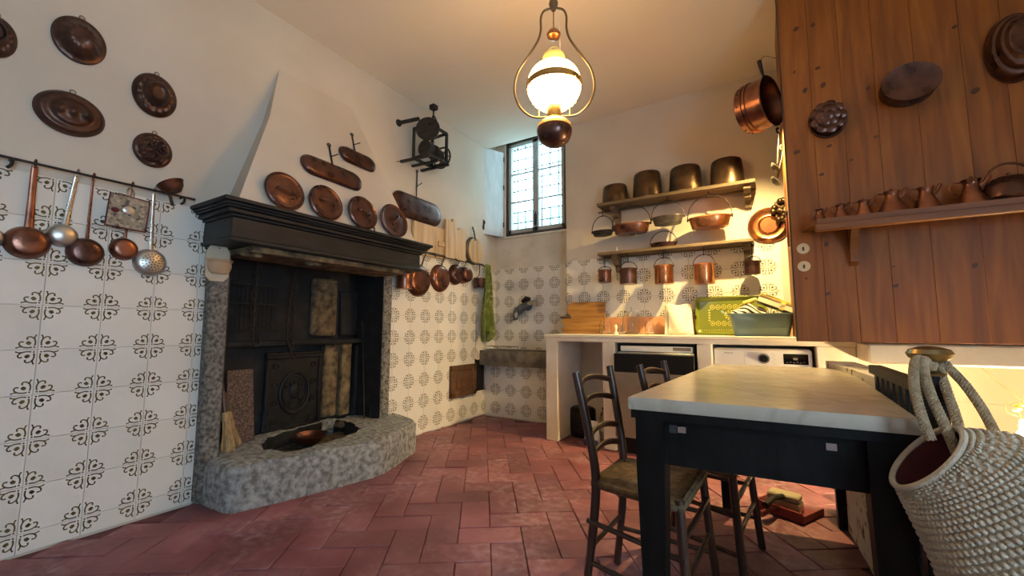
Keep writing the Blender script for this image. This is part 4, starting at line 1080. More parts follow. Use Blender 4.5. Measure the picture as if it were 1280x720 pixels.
# tea towel on the rail end
yc = yb+.015
t = thing('tea_towel', 'olive green tea towel with cream dots hanging at the niche', 'towel', (0.0, yc, rz2))
zl = rz2-onx(606, 430, .07).z
b = MB(); tw = .25
b.grid(lambda u, v: (.095+.042*math.sin(u*15+v*1.5)*(.35+.65*v)+.01*v, (u-.5)*tw*(.30+.75*v)+.01*math.sin(v*7), .02-zl*v*(.93+.07*math.sin(u*11+.5))), 26, 24)
o = solid(b.build('cloth', ['olive_cloth'], t), .004)
for k in range(34):
    u, v = rng.uniform(.05, .95), rng.uniform(.12, .97)
    f = lambda u, v: Vector((.095+.042*math.sin(u*15+v*1.5)*(.35+.65*v)+.01*v, (u-.5)*tw*(.30+.75*v)+.01*math.sin(v*7), .02-zl*v*(.93+.07*math.sin(u*11+.5))))
    if k < 30:
        b = MB(); b.ball(f(u, v)+Vector((.003, 0, 0)), .004, .006, .008, 8, 4); b.build('dot', 'cream_dot', t)

# ------------------------------------------------------------------ sink corner
# little panelled door hung open on the left wall and a black sheet for the shade in its corner cupboard hole
a, c = onx(562, 497, .02), onx(594, 455, .02)
dw, dh = c.y-a.y, .33
t = thing('panelled_hatch', 'small panelled brown wooden hatch standing open by the stone sink', 'hatch', frameL((a.y+c.y)/2, .43, .008))
b = MB(); b.box(-dw/2, dw/2, -dh/2, dh/2, 0, .022, .004); b.build('board', 'door_wood', t)
b = MB()
for (x0, x1, y0, y1) in [(-dw/2, dw/2, -dh/2, -dh/2+.055), (-dw/2, dw/2, dh/2-.055, dh/2), (-dw/2, -dw/2+.075, -dh/2, dh/2), (dw/2-.075, dw/2, -dh/2, dh/2)]: b.box(x0, x1, y0, y1, .018, .034, .004)
b.build('door_frame', 'door_wood', t)
b = MB(); b.box(-dw/2+.10, dw/2-.10, -dh/2+.08, dh/2-.08, .02, .030, .008); b.build('panel', 'door_wood', t)
b = MB(); b.lathe([(0, .05), (.009, .048), (.011, .042), (.006, .036), (.006, .03)], 12); k_ = b.build('knob', 'brass_aged', t); k_.location = (-.04, 0, 0)
b = MB(); b.box(3.815, 3.985, 0, 1, 0, 1)
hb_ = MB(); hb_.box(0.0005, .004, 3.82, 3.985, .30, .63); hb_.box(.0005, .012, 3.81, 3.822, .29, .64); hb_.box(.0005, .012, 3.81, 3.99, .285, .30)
hole = struct(hb_.build('hole_shade_sheet', 'black_plastic'))  # flat black sheet and strips stand in for the shade inside the opening
# stone sink slab
t = thing('stone_sink', 'dark stone sink slab spanning the window niche', 'sink', (0.52, 4.0, .57))
b = MB(); sx0_, sx1_ = -.515, .565; sy0, sy1 = -.105, .215
ringo = [(sx0_, sy0), (sx1_, sy0), (sx1_, sy1), (sx0_, sy1)]; ringi = [(sx0_+.08, sy0+.06), (sx1_-.08, sy0+.06), (sx1_-.08, sy1-.05), (sx0_+.08, sy1-.05)]
vs = [(x, y, .0) for x, y in ringo]+[(x, y, .165) for x, y in ringo]+[(x, y, .165) for x, y in ringi]+[(x, y, .08) for x, y in ringi]
fs = [(3, 2, 1, 0), (12, 13, 14, 15)]
for k in (0, 4, 8):
    for i in range(4): j = (i+1) % 4; fs.append((k+i, k+j, k+4+j, k+4+i))
b.add(vs, fs); b.build('basin', 'sink_stone', t, 30)
# wire racks on the sink
for i, (u, lab) in enumerate([(612, 'wire soap rack on the sink below the tea towel'), (636, 'empty wire rack on the middle of the sink edge')]):
    p = ony(u, 436, 4.05)
    t = thing('wire_rack', lab, 'wire rack', (p.x, 4.05, .735), 'wire racks on the sink')
    for zz in (.004, .045):
        b = MB(); s_ = .10 if zz > .01 else .075
        b.tube([(-s_, -.04, zz), (s_, -.04, zz), (s_, .04, zz), (-s_, .04, zz)], .003, 5, True); b.build('ring_wire', 'tin_dark', t)
    for k in range(4):
        b = MB(); sx, sy = (-1, 1)[k % 2], (-1, 1)[k//2]; b.tube([(sx*.075, sy*.04, .004), (sx*.10, sy*.04, .045)], .0025, 5); b.build('corner_wire', 'tin_dark', t)
    if i == 0:
        b = MB(); b.box(-.05, .05, -.03, .03, .008, .03, .008); b.build('soap_tray', 'white_plastic', t)
# wall tap
p = ony(661, 383, YN)
t = thing('wall_tap', 'grey lever tap on the tiles of the window niche', 'tap', frameB(p.x, p.z, .007, 0, YN) @ Matrix.Scale(1.25, 4))
b = MB(); b.lathe([(0, 0), (.04, 0), (.042, .012), (.03, .03), (0, .03)], 16); b.build('flange', 'faucet_grey', t)
b = MB(); b.tube([(-.10, -.06, .05), (-.03, -.01, .06), (.05, .02, .06)], [.038, .040, .034], 12); b.build('body', 'faucet_grey', t)
b = MB(); b.tube([(-.08, -.02, .06), (-.10, -.09, .08), (-.085, -.12, .085)], [.030, .026, .024], 10); b.build('spout', 'faucet_grey', t)
b = MB(); b.tube([(.03, .015, .07), (.09, .03, .085), (.13, .035, .08)], [.022, .020, .024], 10); b.build('lever', 'tin', t)
b = MB(); b.tube([(-.02, .04, .06), (.02, .065, .07), (.05, .06, .075)], [.026, .028, .02], 10); b.build('cover', 'black_plastic', t)

# ------------------------------------------------------------------ masonry counter
CF, CT = 3.395, .932      # front plane, top
cx0, cx1 = 1.105, 3.55
counter = thing('counter', 'long pale masonry counter with open bays under the shelves', 'counter', (cx0, CF, 0))
def cpart(name, mb, m='counter_plaster'):
    me = mb.mesh(name, m); me.transform(counter.matrix_world.inverted()); o = bpy.data.objects.new(name, me); C.objects.link(o); o.parent = counter; return o
b = MB(); b.box(cx0-.012, 4.99, CF-.014, 3.995, .905, CT, .005); cpart('worktop', b)
b = MB(); b.box(cx0, 3.299, CF-.001, CF+.10, .872, .9045); cpart('front_beam', b)
for (x0, x1) in ((cx0, 1.222), (1.632, 1.742), (2.368, 2.472), (3.09, 3.30)):
    b = MB(); b.box(x0, x1, CF, 3.995, 0.0, .875, .008); cpart('pier', b)
b = MB(); b.box(1.222, 3.09, 3.97, 3.995, 0, .875); cpart('back_panel', b)
b = MB(); b.box(3.30, 4.99, 3.03, CF+.25, .795, .9045, .01); cpart('lintel', b)
# dishwasher
t = thing('dishwasher', 'built-in dishwasher with black door front, under the counter', 'dishwasher', (2.055, CF+.02, 0))
W2 = .30
b = MB(); b.box(-W2, W2, .02, .52, .10, .865, .004); b.build('body', 'black_plastic', t)
b = MB(); b.box(-W2+.03, W2-.02, -.0, .03, .80, .845, .004); b.build('control_strip', 'white_plastic', t)
b = MB(); b.box(W2-.16, W2-.03, -.004, .0, .815, .84, .001); b.build('badge', 'grey_panel', t)
b = MB(); b.box(-W2-.005, W2+.0, -.075, -.05, .64, .785, .004); b.build('door_top', 'black_plastic', t)
b = MB(); b.box(-W2+.03, W2-.005, -.07, -.03, .785, .797, .002); b.build('door_edge', 'tin', t)
b = MB(); b.box(-W2-.005, W2+.0, -.07, -.045, .13, .64, .004); b.build('front_panel', 'grey_panel', t)
b = MB(); b.box(-W2+.02, W2-.02, .0, .02, 0.0, .12); b.build('kick_plate', 'black_plastic', t)
# washing machine
t = thing('washing_machine', 'white washing machine with dial and dark display under the counter', 'washing machine', (2.775, CF+.045, 0))
W2 = .298
b = MB(); b.box(-W2, W2, 0, .50, .0, .845, .012); b.build('body', 'white_plastic', t)
b = MB(); b.box(-W2+.003, W2-.003, -.012, .006, .715, .838, .008); b.build('control_panel', 'white_plastic', t)
b = MB(); b.at(Matrix.Translation((.018, -.012, .778)) @ Matrix.Rotation(PI/2, 4, 'X')).lathe([(0, .020), (.024, .020), (.027, .015), (.028, 0)], 24); b.build('dial', 'black_plastic', t)
b = MB(); b.at(Matrix.Translation((.018, -.012, .778)) @ Matrix.Rotation(PI/2, 4, 'X')).lathe([(.030, .0), (.036, .002), (.036, 0)], 24); b.build('dial_ring', 'tin', t)
b = MB(); b.box(.135, .275, -.0135, -.011, .745, .815, .001); b.build('display', 'black_glass', t)
b = MB()
for k in range(6): b.box(.15+k*.019, .161+k*.019, -.0145, -.0135, .755+.004*(k % 2), .758+.004*(k % 2))
b.box(.19, .215, -.0145, -.0135, .775, .79); o = b.build('display_marks', 'grey_panel', t); o['kind'] = 'stuff'
b = MB(); b.box(-.10, -.099, -.0125, -.0115, .72, .832); b.build('drawer_line', 'grey_panel', t)
b = MB()
for k in range(7): b.box(.068+(k % 2)*.012, .074+(k % 2)*.012, -.0128, -.0118, .73+k*.014, .733+k*.014)
o = b.build('programme_marks', 'grey_panel', t); o['kind'] = 'stuff'
def text(name, body, M, size, m, parent, extrude=.0006):
    cu = bpy.data.curves.new(name, 'FONT'); cu.body = body; cu.size = size; cu.extrude = extrude; cu.align_x = 'CENTER'; cu.align_y = 'CENTER'
    cu.materials.append(MATS[m]); tmp = bpy.data.objects.new(name, cu); C.objects.link(tmp)
    dg = bpy.context.evaluated_depsgraph_get(); me = bpy.data.meshes.new_from_object(tmp.evaluated_get(dg))
    bpy.data.objects.remove(tmp)
    me.materials.clear(); me.materials.append(MATS[m])
    o = bpy.data.objects.new(name, me); C.objects.link(o); o.parent = parent; o.matrix_local = M
    return o
text('lettering', 'Hisense', Matrix.Translation((-.20, -.0125, .812)) @ Matrix.Rotation(PI/2, 4, 'X'), .018, 'grey_panel', t)
b = MB(); b.at(Matrix.Translation((0, -.012, .40)) @ Matrix.Rotation(PI/2, 4, 'X')).lathe([(0, .012), (.13, .012), (.15, .02), (.19, .016), (.20, 0)], 32); b.build('porthole', 'black_glass', t)
# dark heater and bottles in the open bay
p = onz(719, 549, 0)
t = thing('fan_heater', 'black drum-shaped fan heater on the floor of the open bay', 'heater', (p.x+.02, p.y+.14, 0))
b = MB(); b.lathe([(0, .0), (.105, 0), (.115, .01), (.12, .06), (.12, .235), (.115, .25), (.10, .262), (0, .262)], 28, 1, .85); b.build('body', 'black_plastic', t)
for k in range(11):
    b = MB(); b.at(Matrix.Translation((0, 0, .05+k*.017))).lathe([(.118, 0), (.125, .002), (.125, .007), (.118, .009)], 10, 1, .85, (R(-125), R(-50))); b.build('louvre', 'black_iron', t)
b = MB(); b.at(Matrix.Translation((0, 0, .262))).lathe([(.0, .012), (.07, .010), (.10, .0)], 24, 1, .85); b.build('lid', 'black_plastic', t)
p = onz(739, 557, 0)
t = thing('detergent_bag', 'white detergent pouch with a yellow star burst beside the heater', 'detergent', (p.x, p.y+.03, 0))
b = MB(); b.grid(lambda u, v: ((.075-.02*v)*math.cos(2*PI*u), (.035*(1-v)+.006)*math.sin(2*PI*u), .19*v), 20, 8, True); b.build('pouch', 'label_white', t)
b = MB(); b.grid(lambda u, v: (-.06+.12*u, -.041+.010*v-.004*math.sin(u*PI), .004+.045*v), 8, 3); solid(b.build('base_print', 'label_blue', t), .002)
st = []
for k in range(14): a_ = k*PI/7; r_ = .032 if k % 2 == 0 else .014; st.append((r_*math.cos(a_), r_*math.sin(a_)))
b = MB(); b.at(Matrix.Translation((-.005, -.0375, .075)) @ Matrix.Rotation(PI/2-.17, 4, 'X')).prism(st, -.002, .004); b.build('star_print', 'yellow_paper', t)
b = MB(); b.box(-.05, .05, -.006, .006, .185, .20); b.build('seal', 'label_white', t)
p = onz(752, 552, 0)
t = thing('plastic_bottle', 'clear plastic bottle with dark cap behind the detergent pouch', 'bottle', (p.x-.02, p.y+.13, 0))
b = MB(); b.lathe([(0, 0), (.036, 0), (.04, .01), (.04, .17), (.03, .21), (.013, .235), (.013, .25)], 20); b.build('body', 'clear_glass', t)
b = MB(); b.at(Matrix.Translation((0, 0, .25))).lathe([(.015, 0), (.015, .02), (0, .02)], 14); b.build('cap', 'black_plastic', t)
b = MB(); b.lathe([(.0405, .06), (.0405, .13)], 20); b.build('label_wrap', 'label_white', t)

# ------------------------------------------------------------------ on the counter
def bladed_board(label, T, w, h, th, knob, mtl='cutting_board'):
    t = thing('cutting_board', label, 'cutting board', T, 'stacked cutting boards on the counter')
    r = h/2
    ol = [(-w/2+.05, -h/2), (w/2, -h/2), (w/2, h/2), (-w/2+.05, h/2), (-w/2+.015, h*.42), (-w/2, h*.24), (-w/2+.02, h*.10), (-w/2+.045, h*.05), (-w/2+.045, -h*.05), (-w/2+.02, -h*.12), (-w/2+.0, -h*.25), (-w/2+.015, -h*.42)]
    b = MB(); b.prism(ol, 0, th); b.build('plate', mtl, t)
    if knob: b = MB(); b.tube([(-w/2+.05, 0, th/2), (-w/2-.055, 0, th/2), (-w/2-.075, 0, th/2)], [.012, .014, .011], 8); b.build('handle', 'door_wood', t)
    return t
xb, zb2, wb_, hb2 = Bb(702, 376, 750, 399, 3.82)
T = Matrix.Translation((xb+.01, 3.80, 1.19)) @ Matrix.Rotation(PI/2-.20, 4, 'X')
bladed_board('upper scalloped wooden cutting board propped on edge on the counter', Matrix.Translation((xb+.01, 3.93, CT+.165)) @ Matrix.Rotation(PI/2-.10, 4, 'X'), .40, .30, .022, True)
bladed_board('lower scalloped wooden cutting board leaning in front of another board', Matrix.Translation((xb-.015, 3.885, CT+.078)) @ Matrix.Rotation(PI/2-.10, 4, 'X'), .43, .152, .022, False)
# glass storage jars and small glasses
def jar(label, u, r, h, lidded, y=3.80, name='glass_jar', cat='jar'):
    p = ony(u, 415, y)
    t = thing(name, label, cat, (p.x, y, CT), 'glassware on the counter')
    b = MB(); b.lathe([(0, .004), (r*.9, .004), (r, .015), (r, h*.8), (r*.8, h*.92), (r*.82, h), (r*.76, h), (r*.74, h*.92), (r*.94, h*.78), (r*.94, .02), (r*.85, .012), (0, .012)], 24); b.build('body', 'clear_glass', t)
    if lidded:
        b = MB(); b.lathe([(0, h+.03), (r*.15, h+.03), (r*.16, h+.015), (r*.84, h+.012), (r*.86, h), (0, h)], 24); b.build('lid', 'clear_glass', t)
        b = MB(); b.lathe([(0, h+.055), (.008, h+.052), (.008, h+.03)], 10); b.build('lid_knob', 'clear_glass', t)
    return t
jar('tall lidded glass jar standing between the boards and the white cloth', 789, .075, .20, True, 3.86)
jar('low wide glass bowl next to the stacked boards', 757, .055, .12, False, 3.76)
jar('short clear drinking glass in front of the lidded jar', 776, .036, .10, False, 3.66, 'drinking_glass', 'glass')
jar('clear drinking glass nearest the white cloth', 812, .038, .12, False, 3.74, 'drinking_glass', 'glass')
t = thing('egg_timer', 'small pale hourglass egg timer standing among the jars', 'egg timer', (ony(770, 415, 3.6).x, 3.6, CT))
b = MB(); b.lathe([(0, 0), (.022, 0), (.022, .006), (.008, .03), (.005, .04), (.012, .06), (.013, .075), (.005, .09), (0, .09)], 16); b.build('body', 'white_cloth', t)
b = MB(); b.lathe([(0, .098), (.014, .096), (.015, .09), (0, .09)], 16); b.build('cap', 'brass', t)
# folded white cloth leaning on the wall
pc = Bb(827, 378, 864, 416, 3.82)
t = thing('folded_cloth', 'folded white kitchen cloth propped against the wall by the green tray', 'cloth', Matrix.Translation((pc[0], 3.80, CT)))
def cl(u, v):
    w = pc[2]*(.44+.07*v*0+.05*(1-v))
    x = (u-.5)*2*w + .02*(1-v)
    return (x, .09*v+.012*math.sin(u*7+v*3)-.02*math.sin(v*PI)*math.sin(u*PI), .265*v+.006*math.sin(u*9))
b = MB(); b.grid(cl, 18, 16); solid(b.build('cloth', 'white_cloth', t), .03)
b = MB(); b.grid(lambda u, v: Vector(cl(.12+.7*u, .05+.75*v))+Vector((0, -.012-.01*math.sin(v*PI)*math.sin(u*PI), 0)), 12, 10); solid(b.build('fold', 'white_cloth', t), .008)
# green tray
px_, pz_, pw_, ph_ = Bb(869, 365, 948, 416, 3.86)
pw_ += .06
t = thing('serving_tray', 'green serving tray with yellow printed ornament leaning on the wall', 'tray', Matrix.Translation((px_+.02, 3.87, CT+.001)) @ Matrix.Rotation(PI/2-.17, 4, 'X'))
def rrect(w, h, r, n=5):
    out = []
    for cx, cy, a0 in ((w/2-r, -h/2+r, -PI/2), (w/2-r, h/2-r, 0), (-w/2+r, h/2-r, PI/2), (-w/2+r, -h/2+r, PI)):
        for i in range(n+1): a_ = a0+PI/2*i/n; out.append((cx+r*math.cos(a_), cy+r*math.sin(a_)))
    return out
def loft(mb, rings_):
    n = len(rings_[0]); vs = [p for r_ in rings_ for p in r_]; fs = []
    for k in range(len(rings_)-1):
        for i in range(n): j = (i+1) % n; fs.append((k*n+i, k*n+j, (k+1)*n+j, (k+1)*n+i))
    fs.append(tuple((len(rings_)-1)*n+i for i in range(n))); fs.append(tuple(n-1-i for i in range(n))); mb.add(vs, fs); return mb
th_ = .325
b = MB(); R0 = lambda w, h, r, z: [(x, y+th_/2, z) for x, y in rrect(w, h, r)]
loft(b, [R0(pw_, th_, .04, 0), R0(pw_, th_, .04, .03), R0(pw_-.02, th_-.02, .035, .032), R0(pw_-.06, th_-.06, .03, .012)])
b.build('pan', 'tray_green', t)
b = MB()
for yy in (.235, .095):
    for k in range(7): 
        cxk = -.13+k*.043
        b.tube([(cxk+.016*math.cos(a*PI/5), yy+.016*math.sin(a*PI/5)*1.2, .0135) for a in range(10)], .0032, 5, True); b.ball((cxk, yy, .013), .006, .008, .002, 6, 4)
for a0 in range(10): b.ball((.035*math.cos(a0*PI/5), .165+.035*math.sin(a0*PI/5), .013), .008, .008, .002, 6, 4)
b.tube([(.022*math.cos(a*PI/6), .165+.022*math.sin(a*PI/6), .0135) for a in range(12)], .003, 5, True)
for k in range(24): b.ball((-pw_/2+.05+k*(pw_-.10)/23, .038, .014), .006, .004, .002, 6, 4)
for yy in range(5): b.ball((-.155, .12+.022*yy, .013), .010, .008, .002, 6, 4)
o = b.build('printed_ornament', 'tray_print', t); o['kind'] = 'stuff'
b = MB(); b.box(-pw_/2-.004, -pw_/2+.012, .13, .16, -.004, .04, .003); b.build('clip', 'black_plastic', t)
# washing-up basin and what lies in it
px_, pz_, pw_, ph_ = Bb(917, 392, 986, 417, 3.55)
t = thing('plastic_basin', 'grey-green plastic washing-up basin at the right end of the counter', 'basin', (px_, 3.58, CT))
b = MB(); hh = .165; Q = lambda w, d, r, z: [(x, y, z) for x, y in rrect(w, d, r)]
loft(b, [Q(.34, .22, .04, 0), Q(.375, .26, .04, hh*.5), Q(.40, .29, .045, hh-.012), Q(.425, .315, .05, hh-.008), Q(.425, .315, .05, hh), Q(.40, .29, .045, hh), Q(.36, .25, .04, .06), Q(.33, .21, .04, .012)])
b.build('tub', 'teal_plastic', t)
b = MB(); b.tube(smooth_path([(-.215, -.05, hh-.004), (-.245, -.03, hh+.008), (-.255, 0, hh+.022), (-.245, .03, hh+.008), (-.215, .05, hh-.004)], 4), .010, 8, False, (1, .5)); b.build('lip_handle', 'teal_plastic', t)
ob = Vector((px_, 3.58, CT+hh))
t = thing('striped_towel', 'crumpled black and white striped towel in the basin', 'towel', (ob.x-.075, ob.y-.01, ob.z-.012))
b = MB(); b.grid(lambda u, v: ((u-.5)*.24, (v-.5)*.22, .085*math.sin(u*PI)**.7*math.sin(v*PI)**.5+.012*math.sin(u*13+v*5)), 26, 18); solid(b.build('cloth', 'striped_cloth', t), .006)
t = thing('yellow_sponge_bag', 'bright yellow packet lying on the striped towel', 'packet', Matrix.Translation((ob.x-.06, ob.y-.03, ob.z+.075)) @ Matrix.Rotation(R(-20), 4, 'Y'))
b = MB(); b.box(-.05, .05, -.035, .035, 0, .03, .010); rough(b, .006, 20); b.build('packet', 'yellow_paper', t)
b = MB(); b.box(-.06, -.05, -.03, .03, .010, .016); b.build('seal', 'yellow_paper', t)
t = thing('washing_up_bottle', 'small dark bottle with yellow cap at the left end of the basin', 'bottle', Matrix.Translation((ob.x-.155, ob.y-.03, ob.z-.005)) @ Matrix.Rotation(R(30), 4, 'Y'))
b = MB(); b.lathe([(0, 0), (.022, 0), (.022, .03), (.016, .036), (0, .036)], 16); b.build('cap', 'yellow_paper', t)
b = MB(); b.lathe([(0, -.04), (.02, -.04), (.022, 0)], 16); b.build('neck', 'black_plastic', t)
t = thing('food_carton', 'long brown and cream carton lying across the basin top', 'carton', Matrix.Translation((ob.x+.10, ob.y-.05, ob.z+.055)) @ Matrix.Rotation(R(24), 4, 'Y') @ Matrix.Rotation(R(-8), 4, 'X'))
b = MB(); b.box(-.12, .13, -.045, .04, -.025, .03, .004); b.build('box', 'brown_box', t)
b = MB(); b.box(.02, .05, -.0465, .0415, -.0265, .0315); b.build('band', 'yellow_paper', t)
b = MB(); b.box(-.122, .132, -.0465, -.0445, -.02, .012); b.build('cream_side', 'white_cloth', t)
t = thing('olive_carton', 'olive and yellow packet lying behind the brown carton', 'packet', Matrix.Translation((ob.x+.12, ob.y+.06, ob.z+.085)) @ Matrix.Rotation(R(25), 4, 'Y'))
b = MB(); b.box(-.13, .13, -.05, .05, -.02, .02, .006); b.build('box', 'olive_box', t)
b = MB(); b.box(-.10, .0, -.051, .02, .019, .0215); b.build('label_patch', 'yellow_paper', t)
t = thing('power_cable', 'thin black cable looping behind the basin by the wooden panel', 'cable', (ob.x+.24, 3.60, CT))
b = MB(); b.tube(smooth_path([(-.02, 0, .01), (.03, .02, .03), (.05, .05, .08), (.04, .08, .12), (.06, .12, .16)], 5), .004, 6); b.build('wire', 'black_plastic', t)

# ------------------------------------------------------------------ back-wall shelves
def wall_shelf(label, x0, x1, z, depth, th, by):
    t = thing('wall_shelf', label, 'shelf', (( x0+x1)/2, YB, z), 'wooden shelves on the back wall')
    w = (x1-x0)/2
    b = MB(); b.box(-w, w, -depth, -.002, -th, 0, .004); b.build('board', 'shelf_wood', t)
    for xx in by:
        b = MB(); pr = [(0, 0), (-depth+.04, 0), (-depth+.04, -.03), (-depth+.07, -.05), (-depth*.55, -.055), (-depth*.5, -.085), (-depth*.25, -.095), (-.03, -.15), (0, -.15)]
        b.at(Matrix.Translation((xx-.025, -.002, -th)) @ Matrix(((0, 0, 1, 0), (1, 0, 0, 0), (0, 1, 0, 0), (0, 0, 0, 1)))).prism(list(reversed(pr)), 0, .05); b.build('bracket', 'shelf_wood', t)
    b = MB(); b.tube([(-w-.05, -.05, -th-.01), (w*1.0, -.05, -th-.01)], .008, 6); b.build('peg_rail', 'shelf_wood', t)
    return t
SU, SL = 2.185, 1.712
su = wall_shelf('upper wooden wall shelf carrying four upturned copper pots', 1.475, 2.80, SU, .24, .03, (-.52, .60))
sl = wall_shelf('lower wooden wall shelf with little copper pots hooked beneath', 1.46, 2.765, SL, .20, .028, (-.50, .60))
def upturned(label, u0, v0, u1, v1):
    x, z, w, h = Bb(u0, v0, u1, v1, 3.84)
    r = w/2*.95; h = max(.12, h-.02)
    t = thing('copper_pot', label, 'pot', (x, 3.875, SU+.001), 'upturned copper pots on the upper shelf')
    r = min(r, .165)
    b = MB(); b.lathe([(r*1.0, 0), (r*1.035, .003), (r*1.03, .012), (r*.99, .016), (r*.955, h*.5), (r*.90, h*.86), (r*.84, h*.955), (r*.72, h), (0, h*1.01)], 40, 1, .72)
    b.build('body', 'copper_brown', t)
    b = MB(); b.lathe([(r*1.035, 0), (r*1.05, .004), (r*1.035, .010)], 40, 1, .72); b.build('rim', 'copper_brown', t)
    return t
upturned('smallest upturned copper pot, leftmost on the upper shelf', 750, 221, 784, 247)
upturned('second upturned copper pot from the left on the upper shelf', 788, 205, 827, 241)
upturned('third upturned copper pot from the left on the upper shelf', 833, 198, 878, 234)
upturned('largest upturned copper pot, at the right end of the upper shelf', 884, 188, 931, 225)
def bail_pan(label, u0, v0, u1, v1, uh, vh, mtl, y=3.83, tilt=0.0, inner='tin_dark'):
    """shallow pan hanging by an arched wire bail"""
    x, z, w, h = Bb(u0, v0, u1, v1, y)
    top = ony(uh, vh, y)
    r = w/2*.97; d = min(.09, h*.55)
    rim = z+h*.25
    t = thing('bail_pan', label, 'pan', Matrix.Translation((x, y, rim)) @ Matrix.Rotation(R(tilt), 4, 'Y'), 'bail-handled pans under the upper shelf')
    b = MB(); b.lathe([(0, -d), (r*.82, -d), (r*.86, -d+.006), (r*.97, -.008), (r*1.03, -.003), (r*1.03, .0), (r*.96, 0), (r*.82, -d+.012), (0, -d+.01)], 36, 1, .62); b.build('body', mtl, t)
    hh = top.z-rim
    b = MB(); b.tube([(r*1.03*math.cos(a), 0, hh*math.sin(a)**.9 if 0 < a < PI else 0) for a in [PI*i/20 for i in range(21)]], .0042, 6); b.build('bail', 'black_iron', t)
    for sx in (-1, 1):
        b = MB(); b.ball((sx*r*1.03, 0, -.004), .008, .010, .016, 8, 5); b.build('ear', 'black_iron', t)
    hu = max(hh+.02, SU-.03-rim)
    b = MB(); b.tube(smooth_path([(0, -.010, hh+.004), (0, -.004, hh-.008), (0, .008, hh+.006), (0, 0, hh+.5*(hu-hh)), (0, 0, hu)], 4), .004, 6); b.build('hook', 'black_iron', t)
    return t
bail_pan('small black bail pan at the far left under the upper shelf', 740, 286, 767, 297, 753, 270, 'black_iron')
bail_pan('shallow copper bail pan, second from the left under the upper shelf', 765, 276, 813, 296, 789, 257, 'copper_aged')
bail_pan('tin-lined bail pan hung in the middle under the upper shelf', 814, 267, 855, 284, 834, 251, 'tin_dark')
bail_pan('widest copper bail pan, at the right under the upper shelf', 859, 265, 915, 292, 886, 244, 'copper_bright')
# flat pan standing on the lower shelf
x, z, w, h = Bb(812, 299, 846, 308, 3.88)
t = thing('bail_pan', 'low copper pan with upright bail standing on the lower shelf', 'pan', (x, 3.89, SL+.001))
b = MB(); b.lathe([(0, 0), (w*.42, 0), (w*.50, .04), (w*.52, .042), (w*.50, .045), (w*.40, .008), (0, .006)], 32, 1, .7); b.build('body', 'copper_dark', t)
b = MB(); b.tube([(w*.5*math.cos(a), 0, .042+.115*math.sin(a)) for a in [PI*i/18 for i in range(19)]], .004, 6); b.build('bail', 'black_iron', t)
t = thing('candle_stub', 'small white candle stub on the left of the lower shelf', 'candle', (ony(771, 306, 3.86).x, 3.86, SL))
b = MB(); b.lathe([(0, 0), (.012, 0), (.012, .006), (.006, .006), (.006, .05), (0, .052)], 10); b.build('stub', 'white_cloth', t)
b = MB(); b.tube([(0, 0, .05), (.001, 0, .06)], .001, 4); b.build('wick', 'ink', t)
# little pots under the lower shelf
def mug(label, u0, v0, u1, v1, mtl, y=3.86, bail=.06):
    x, z, w, h = Bb(u0, v0, u1, v1, y)
    t = straight_pot(label, (x, y, z-h/2), w/2*.98, h*.96, mtl, 'little copper pots under the lower shelf', bail=bail)
    hh = h*.96-.006+bail
    hu = max(hh+.02, SL-.028-(z-h/2))
    b = MB(); b.tube(smooth_path([(0, -.010, hh+.004), (0, -.004, hh-.006), (0, .008, hh+.006), (0, 0, hh+.5*(hu-hh)), (0, 0, hu)], 4), .004, 6); b.build('hook', 'black_iron', t)
    return t
mug('tiny reddish copper pot, leftmost under the lower shelf', 748, 337, 764, 353, 'copper_aged', bail=.04)
mug('dark copper pot, second from the left under the lower shelf', 775, 335, 796, 355, 'copper_dark', bail=.07)
mug('bright copper pot in the middle under the lower shelf', 818, 331, 842, 355, 'copper_bright', bail=.08)
mug('largest bright copper pot under the lower shelf', 867, 329, 894, 355, 'copper_bright', bail=.09)
mug('small dark copper pot hanging at the right end of the lower shelf', 930, 326, 951, 343, 'copper_dark', bail=.05)
# copper plate, grape mould and utensils by the wooden panel
x, z, w, h = Bb(936, 257, 986, 304, 3.96)
t = thing('copper_plate', 'round copper plate with ringed centre on the back wall', 'plate', frameB(x, z, .004))
r = (w+h)/4
b = MB(); b.lathe([(0, .022), (r*.42, .022), (r*.46, .030), (r*.50, .024), (r*.60, .020), (r*.78, .030), (r*.93, .012), (r, .008), (r, 0), (0, 0)], 44); b.build('disc', 'copper_bright', t)
b = MB(); b.tube([(r*math.cos(a*PI/20), r*math.sin(a*PI/20), .007) for a in range(40)], .005, 6, True); b.build('rim', 'copper_aged', t)
x, z, w, h = Bb(964, 242, 992, 276, 3.85)
t = thing('grape_mould', 'bunch-of-grapes metal mould overlapping the copper plate', 'mould', frameB(x, z, .045))
b = MB(); b.box(-w*.35, w*.35, -h*.35, h*.35, 0, .015, .006); b.build('backing', 'copper_brown', t)
for k in range(20):
    a_, rr = rng.uniform(0, 2*PI), rng.uniform(0, 1)**.5
    b = MB(); b.ball((rr*w*.42*math.cos(a_), rr*h*.42*math.sin(a_), .02+.03*(1-rr)), .026, .026, .024, 10, 6); b.build('grape', 'copper_brown', t)

